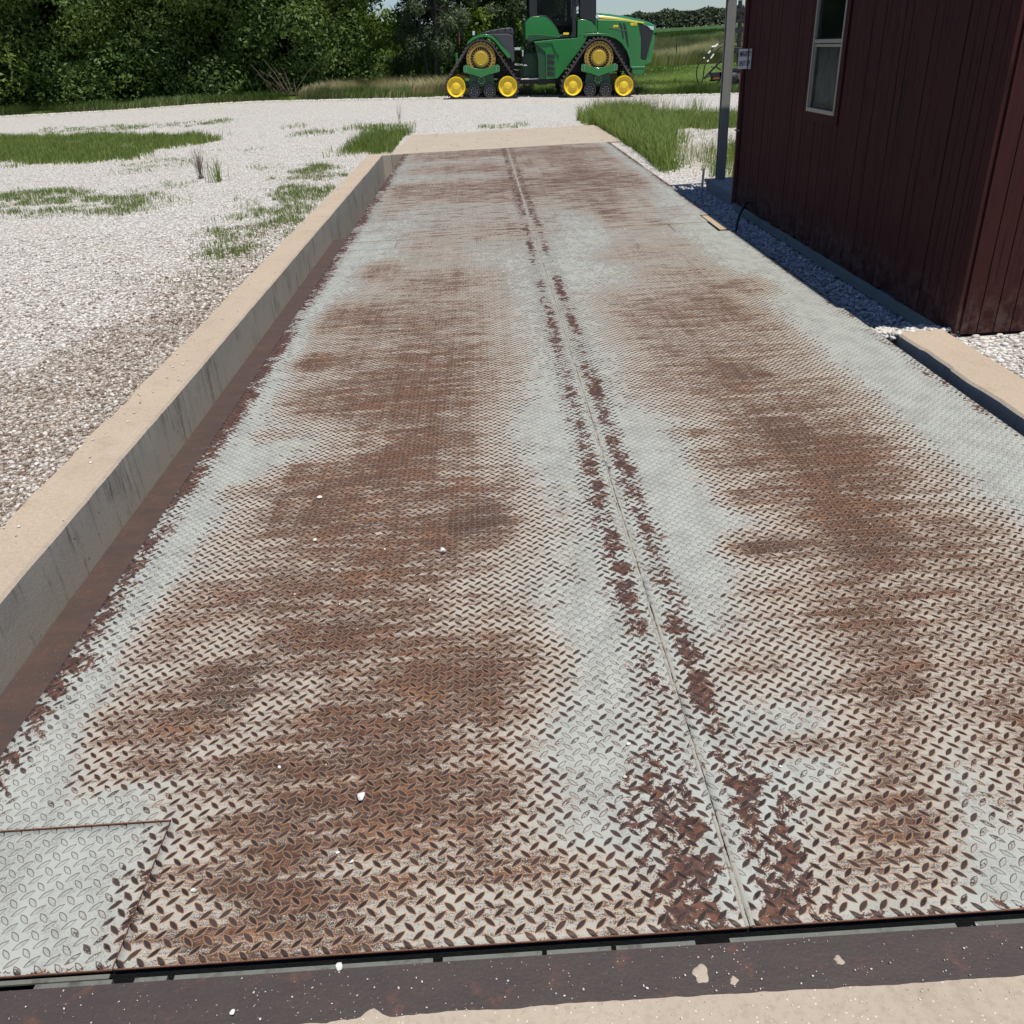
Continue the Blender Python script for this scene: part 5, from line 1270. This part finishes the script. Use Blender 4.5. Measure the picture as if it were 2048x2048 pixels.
# body side panels
sp = [(842, 322), (1000, 306), (1150, 296), (1185, 288), (1222, 258), (1236, 262), (1262, 268), (1236, 330), (1190, 395), (1110, 500), (1040, 590), (1020, 608), (1000, 606), (1035, 430), (1000, 385), (980, 330), (850, 336)]
both('side_panel', sp, .42, .60, M_green, .012)
both('steps_housing', [(845, 332), (978, 328), (1000, 385), (1035, 430), (1005, 606), (935, 612), (932, 430), (930, 400)], .46, .85, M_green, .012)
both('steps_housing', [(845, 334), (929, 332), (938, 610), (878, 612), (872, 450), (848, 340)], .50, .95, M_dgreen, .012)
vt = MB()
for (z0, z1) in ((416, 450), (460, 498), (510, 542), (552, 584)):
    a = [T(945, z0, .45), T(1004, z0+12, .45), T(1000, z1+2, .45), T(940, z1, .45)]; vt.prism_y(a, L(.445), L(.47))
vt.build('side_vents', M_blackp, troot)
# cab
cl = [(800, 148), (812, 132), (830, 126), (900, 124), (940, 130), (985, 172), (1022, 222), (1052, 288), (1010, 300), (850, 306), (805, 318), (775, 300), (775, 175)]
both('cab_base', cl, .55, 1.1, M_green, .03)
both('cab_flank', [(795, 270), (850, 264), (1000, 278), (1045, 290), (1000, 299), (850, 309), (815, 322), (795, 318)], .535, .60, M_dgreen, .008)
poly('cab_floor', [(790, 300), (1160, 290), (1160, 322), (800, 330)], .62, 2.38, M_mech, bevel=.01)
mc = .6
def vpost(name, pts, parent=troot, mat=M_blackp): return both(name, pts, .56, .66, mat, .012, parent=parent)
vpost('cab_pillar', [(806, -260), (862, -260), (866, 105), (880, 124), (812, 130), (806, 100)])
vpost('cab_pillar', [(1136, -260), (1168, -260), (1168, 288), (1040, 288), (1036, 268), (1138, 272)])
dr = both('door_frame', [(868, 105), (880, 118), (935, 118), (975, 150), (1015, 205), (1045, 272), (1036, 276), (1006, 215), (965, 160), (930, 130), (880, 128)], .555, .60, M_blackp, .005)
cabs = poly('cab_glass', [(866, -260), (1136, -260), (1138, 272), (1044, 270), (1014, 205), (975, 152), (935, 122), (884, 118), (867, 104)], .585, .59, M_cabglass, bevel=0)
mb = MB().prism_y([T(*p_, .585) for p_ in [(866, -260), (1136, -260), (1138, 272), (1044, 270), (1014, 205), (975, 152), (935, 122), (884, 118), (867, 104)]], -L(.59), -L(.585)); mb.build('cab_glass', M_cabglass, troot)
poly('roof', [(790, -262), (800, -330), (840, -350), (1180, -350), (1200, -320), (1185, -262)], .5, 2.5, M_green, bevel=.04)
a = T(806, -260, .6); b = T(1168, 290, .6)
MB().box(a[0], a[0]+.04, L(.66), L(2.34), b[1]+.75, a[1]).build('cab_glass', M_cabglass, troot)
MB().box(b[0]-.04, b[0], L(.66), L(2.34), b[1]+.2, a[1]).build('windshield', M_cabglass, troot)
st_ = MB(); c_ = T(960, 225, 1.5); st_.box(c_[0]-.3, c_[0]+.25, L(1.2), L(1.8), c_[1]-.25, c_[1]+.0); st_.box(c_[0]-.34, c_[0]-.18, L(1.22), L(1.78), c_[1], c_[1]+.75); st_.build('seat', M_blackp, troot, bevel=.05)
c_ = T(1075, 170, 1.5); sw = MB().tube([(c_[0]+.2, L(1.5), c_[1]-.5), (c_[0], L(1.5), c_[1])], .04, 8); 
sw.tube([(c_[0]-.02+.06*math.sin(t), L(1.5)+.2*math.cos(t), c_[1]+.19*math.sin(t)) for t in [i*math.pi/10 for i in range(21)]], .016, 6); sw.build('steering_wheel', M_blackp, troot, smooth=True)
mo = T(1052, 140, 1.1); MB().box(mo[0]-.09, mo[0]+.09, L(1.0), L(1.04), mo[1]-.13, mo[1]+.1).build('monitor', M_greyp, troot, bevel=.01)
sd = T(1092, 260, .5); MB().box(sd[0]-.095, sd[0]+.095, L(.548), L(.553), sd[1]-.03, sd[1]+.035).build('warning_decal', M_ydecal, troot)
mir_ = T(1172, 20, .3); MB().box(mir_[0]-.05, mir_[0]+.05, L(.2), L(.3), mir_[1]-.12, mir_[1]+.4).build('mirror', M_blackp, troot, bevel=.02)
a = T(1168, 92, .5); b = T(1196, 58, .5); MB().tube([(a[0], L(.5), a[1]), (b[0]+.05, L(.5), b[1])], .014, 6).build('mirror_arm', M_blackp, troot)
# stack shroud
poly('exhaust_stack', [(1196, -240), (1324, -240), (1325, 120), (1318, 205), (1290, 165), (1235, 152), (1196, 140)], .55, 1.0, M_blackp, bevel=.03)
poly('stack_base', [(1180, 155), (1196, 148), (1240, 152), (1290, 168), (1318, 205), (1338, 250), (1225, 258), (1178, 292)], .5, 1.05, M_green, bevel=.02)
poly('stack_base', [(1171, 165), (1182, 158), (1182, 290), (1171, 292)], .7, 1.2, M_dgreen, bevel=.01)
lp = T(1331, 128, .6); MB().lathe_y(lp[0], lp[1], [(.055, L(.55)), (.065, L(.58)), (.05, L(.66))], 16).build('work_light', M_lens, troot, smooth=True)
# hood: lofted body with rounded shoulders
top = [(1170, 103), (1260, 101), (1350, 101), (1450, 112), (1550, 126), (1640, 146), (1700, 163), (1745, 180), (1770, 196)]
def hood():
    hw = [.58, .58, .59, .60, .60, .58, .55, .50, .42]; bot = [300, 300, 262, 262, 320, 400, 500, 480, 250]
    V = []; Fc = []; nb = 13
    for (X, Z), h_, bz in zip(top, hw, bot):
        x_, zt = T(X, Z, 1.5); _, zb = T(X, bz, .95)
        prof = [(-h_, zb), (-h_*1.0, zt-.32), (-h_*.99, zt-.17), (-h_*.95, zt-.105), (-h_*.86, zt-.055), (-h_*.5, zt-.012), (0, zt)]
        prof = prof + [(-a, b) for a, b in prof[:-1]][::-1]
        V += [(x_, a, b) for a, b in prof]
    for i in range(len(top)-1):
        for j in range(nb-1): Fc.append([i*nb+j, (i+1)*nb+j, (i+1)*nb+j+1, i*nb+j+1])
    Fc.append(list(range(nb))); Fc.append([(len(top)-1)*nb+j for j in range(nb-1, -1, -1)])
    o = np_mesh('hood', V, Fc, M_green, troot, smooth=True); o.data.set_sharp_from_angle(angle=math.radians(40))
    return o
hd = hood()
hf = poly('hood_side', [(1335, 150), (1500, 155), (1645, 172), (1668, 300), (1668, 460), (1705, 470), (1700, 520), (1592, 522), (1585, 450), (1572, 395), (1530, 320), (1480, 282), (1430, 264), (1330, 258)], .86, 2.14, M_green, bevel=.02, meas=.88)
poly('front_fender', [(1225, 262), (1262, 258), (1340, 255), (1430, 262), (1485, 280), (1535, 318), (1578, 390), (1592, 450), (1596, 520), (1586, 520), (1580, 455), (1562, 400), (1520, 335), (1475, 300), (1425, 284), (1340, 275), (1262, 280), (1240, 285)], .40, 1.0, M_green, bevel=.01)
poly('wheel_well', [(1255, 282), (1340, 277), (1425, 286), (1475, 302), (1520, 338), (1562, 402), (1580, 455), (1586, 540), (1440, 560), (1240, 560), (1120, 560), (1180, 430), (1240, 330)], .86, 2.14, M_mech, bevel=0, meas=.9)
sp_ = MB()
for a_, b_ in (((1345, 137), (1692, 178)),):
    for s_ in (-1, 1):
        n_ = 10; V = []
        for i_ in range(n_+1):
            t_ = i_/n_; X = a_[0]+(b_[0]-a_[0])*t_; Z = np.interp(X, [1170, 1345, 1450, 1560, 1692], [130, 133, 142, 154, 176]); th_ = 15-7*t_
            x0, z0 = T(X, Z-th_/2, .9); x1, z1 = T(X, Z+th_/2, .9); y_ = -.615-.0*(1-t_)
            V += [(x0, s_*y_, z0), (x1, s_*(y_-.004), z1), (x0, s_*(y_+.05), z0), (x1, s_*(y_+.05), z1)]
        sp_.add(V, [f for i_ in range(n_) for f in ([i_*4, i_*4+1, i_*4+5, i_*4+4], [i_*4+2, i_*4, i_*4+4, i_*4+6], [i_*4+1, i_*4+3, i_*4+7, i_*4+5])])
a = [T(1171, 132, .88), T(1192, 132, .88), T(1190, 148, .88), T(1171, 152, .88)]; sp_.prism_y(a, L(.87), L(.9))
sp_.build('yellow_stripe', M_ydecal, troot)
gl = MB()
for pp in ([(1502, 176), (1514, 178), (1528, 215), (1538, 300), (1528, 290), (1514, 225)], [(1530, 176), (1546, 184), (1562, 240), (1575, 370), (1562, 345), (1544, 250)]): gl.prism_y([T(*p_, .85) for p_ in pp], L(.852), L(.88))
gl.build('hood_vents', M_blackp, troot)
sm = MB(); a, b = T(1420, 212, .85), T(1560, 240, .85); sm.tube([(a[0], L(.853), a[1]), (b[0], L(.853), b[1])], .006, 5); sm.build('panel_seam', M_dgreen, troot)
gr_ = poly('grille', [(1645, 188), (1690, 186), (1764, 208), (1768, 240), (1735, 360), (1706, 470), (1668, 462), (1664, 330)], .90, 2.10, M_blackp, bevel=.03, meas=.9)
gb = MB()
for k in range(5):
    a, b = T(1676+k*3, 250+k*2, .895), T(1690+k*2, 440, .895); gb.tube([(a[0]+k*.05, L(.895), a[1]), (b[0]+k*.03, L(.895), b[1])], .007, 5)
gb.build('grille_bars', M_greyp, gr_)
poly('headlight', [(1718, 200), (1768, 205), (1768, 236), (1745, 228)], .88, 1.15, M_lens, bevel=.01, meas=.9)
poly('front_weight', [(1592, 520), (1698, 516), (1698, 550), (1680, 574), (1655, 583), (1598, 574)], .80, 2.2, M_green, bevel=.03, meas=.85)
poly('bumper_strip', [(1590, 514), (1698, 512), (1698, 521), (1592, 525)], .78, 2.22, simple('pale_green_trim', (.06, .30, .12), .3), bevel=.004, meas=.85)
def decal(word, X, Z, hgt, wdt):
    c_ = T(X, Z, .85); o = text(word, hgt, c_[0], c_[1], troot, M_ydecal, y=L(.852), w=wdt, bold=.006, name='lettering'); return o
decal('9RX', 1613, 188, .115, .24); decal('590', 1474, 203, .09, .17)
ll = T(1270, 320, .5); MB().lathe_y(ll[0], ll[1], [(.05, L(.5)), (.06, L(.53)), (.04, L(.6))], 12).build('work_light', M_lens, troot, smooth=True)

# ------------------------------------------------------------------ implement behind the post
IY = 35.0
ir = empty('farm_implement', tuple(PY(1470, 165, IY)))
tag(ir, 'black farm implement with looping hydraulic hoses parked behind the porch post', 'farm implement')
iv = Vector(ir.location)
def I(X, Z, w_=0): p = PY(1380+X/12.07, 60+Z/12.07, IY+w_); return Vector(p)-iv
for pp in ([(790, 285), (690, 340), (560, 420), (500, 500), (430, 570), (330, 690), (240, 790), (180, 900), (158, 1040), (170, 1170), (200, 1280), (240, 1350)],
           [(780, 400), (700, 440), (620, 540), (520, 670), (430, 760), (360, 870), (330, 1030), (310, 1180), (260, 1330)],
           [(240, 1350), (340, 1420), (460, 1430), (580, 1370), (660, 1290), (720, 1200), (760, 1100)], [(960, 300), (1050, 370), (1130, 395), (1300, 380)], [(960, 320), (1030, 385), (1200, 400)]):
    MB().tube(spline([I(*p_) for p_ in pp], 5), .022, 7).build('hydraulic_hose', M_black_rubber, ir, smooth=True)
for pp in ([(520, 410), (640, 395)], [(600, 400), (680, 340)], [(440, 570), (500, 500)], [(500, 690), (580, 580)], [(415, 770), (455, 735)], [(330, 690), (355, 665)]):
    MB().tube([I(*p_, -.03) for p_ in pp], .032, 7).build('hose_sleeve', M_sign, ir)
bx = MB()
def ib(X0, X1, Z0, Z1, d0, d1):
    a, b = I(X0, Z0), I(X1, Z1); bx.box(a.x, b.x, d0, d1, b.z, a.z)
bx.tube([I(330, 1175), I(745, 740)], .035, 6); bx.tube([I(510, 885), I(620, 885), I(745, 960)], .03, 6); bx.tube([I(360, 1150), I(520, 1080)], .04, 6)
ib(490, 740, 1030, 1110, -.1, .15); ib(520, 740, 1110, 1200, -.05, .15); bx.tube([I(475, 1225), I(720, 1200)], .03, 6); ib(700, 1340, 1020, 1100, -.1, .2)
ib(950, 1340, 930, 1000, -.1, .3); bx.tube([I(980, 1000), I(1340, 880)], .06, 6); bx.tube([I(1160, 200), I(1190, 400)], .07, 7); bx.tube([I(1000, 300), I(1340, 250)], .02, 6)
bx.tube([I(990, 500), I(1340, 470)], .035, 6); bx.tube([I(1150, 430), I(1160, 880)], .05, 6); ib(1080, 1240, 430, 560, -.1, .1); bx.tube([I(1190, 400), I(1215, -720)], .075, 6); bx.tube([I(970, 1080), I(1060, 1300), I(1280, 1310)], .07, 6); ib(960, 1330, 1090, 1200, -.1, .4); ib(1060, 1360, -20, 60, -.1, .1); ib(1130, 1270, -260, -200, -.1, .1); ib(1100, 1300, -520, -450, -.1, .1)
bx.build('frame', M_blackp, ir)
for X, Z in ((1040, 1200), (1180, 1220)):
    c_ = I(X, Z); w_ = MB().lathe_y(c_.x, c_.z, [(.10, -.14), (.24, -.10), (.28, -.06), (.28, .1)], 24).build('gauge_wheel', M_black_rubber, ir, smooth=True)
c_ = I(640, 1155, -.1); MB().box(c_.x-.13, c_.x+.13, -.08, -.055, c_.z-.04, c_.z+.04).build('reflector', M_orange, ir)
c_ = I(1200, 1180, -.3); MB().tube([I(1210, 1050, -.2), I(1180, 1160, -.2), I(1200, 1270, -.2)], .03, 6).build('tine', M_pebble, ir)
fp = hit(1352, 128); o = MB().tube([(0, 0, 0), (0, 0, 1.1)], .03, 6).build('fence_post', M_mech); o.location = fp; tag(o, 'thin steel fence post in the weeds right of the tractor nose', 'fence post')

# ------------------------------------------------------------------ light
EL = math.radians(72); sx, sy = .56, -.83; nrm_ = math.hypot(sx, sy); sx, sy = sx/nrm_, sy/nrm_
sd_ = Vector((sx*math.cos(EL), sy*math.cos(EL), math.sin(EL)))
sun = bpy.data.lights.new('sun', 'SUN'); sun.energy = 4.9; sun.angle = math.radians(.53); sun.color = (1, .945, .84)
so_ = bpy.data.objects.new('sun', sun); COL.objects.link(so_); so_.rotation_euler = sd_.to_track_quat('Z', 'Y').to_euler()
world = bpy.data.worlds.new('World'); scene.world = world; world.use_nodes = True
nt = world.node_tree; nt.nodes.clear()
bg = nt.nodes.new('ShaderNodeBackground'); wo = nt.nodes.new('ShaderNodeOutputWorld'); sk = nt.nodes.new('ShaderNodeTexSky')
sk.sky_type = 'NISHITA'; sk.sun_disc = False; sk.sun_elevation = EL; sk.sun_rotation = math.atan2(sx, sy); sk.air_density = 1.0; sk.dust_density = .2; sk.ozone_density = 1.5
tc = nt.nodes.new('ShaderNodeTexCoord'); mp = nt.nodes.new('ShaderNodeMapping'); mp.inputs['Scale'].default_value = (1, 1, 3.5)
nz = nt.nodes.new('ShaderNodeTexNoise'); nz.inputs['Scale'].default_value = 3.2; nz.inputs['Detail'].default_value = 7; nz.inputs['Roughness'].default_value = .55
cr = nt.nodes.new('ShaderNodeValToRGB'); cr.color_ramp.elements[0].position = .48; cr.color_ramp.elements[1].position = .80; cr.color_ramp.elements[1].color = (.6, .6, .6, 1)
mx = nt.nodes.new('ShaderNodeMix'); mx.data_type = 'RGBA'; mx.inputs[7].default_value = (5.6, 6.1, 6.9, 1)
nt.links.new(tc.outputs['Generated'], mp.inputs[0]); nt.links.new(mp.outputs[0], nz.inputs['Vector']); nt.links.new(nz.outputs['Fac'], cr.inputs[0]); nt.links.new(cr.outputs[0], mx.inputs[0])
nt.links.new(sk.outputs[0], mx.inputs[6]); tn = nt.nodes.new('ShaderNodeMix'); tn.data_type = 'RGBA'; tn.blend_type = 'MULTIPLY'; tn.inputs[0].default_value = 1.0; tn.inputs[7].default_value = (.69, .80, 1.0, 1); nt.links.new(mx.outputs[2], tn.inputs[6]); nt.links.new(tn.outputs[2], bg.inputs[0]); bg.inputs[1].default_value = .088; nt.links.new(bg.outputs[0], wo.inputs[0])

scene.view_settings.view_transform = 'Standard'; scene.view_settings.look = 'None'
scene.view_settings.exposure = 0.08; scene.view_settings.gamma = 1.0
scene.render.engine = 'CYCLES'
scene.render.resolution_x = 1024; scene.render.resolution_y = 1024
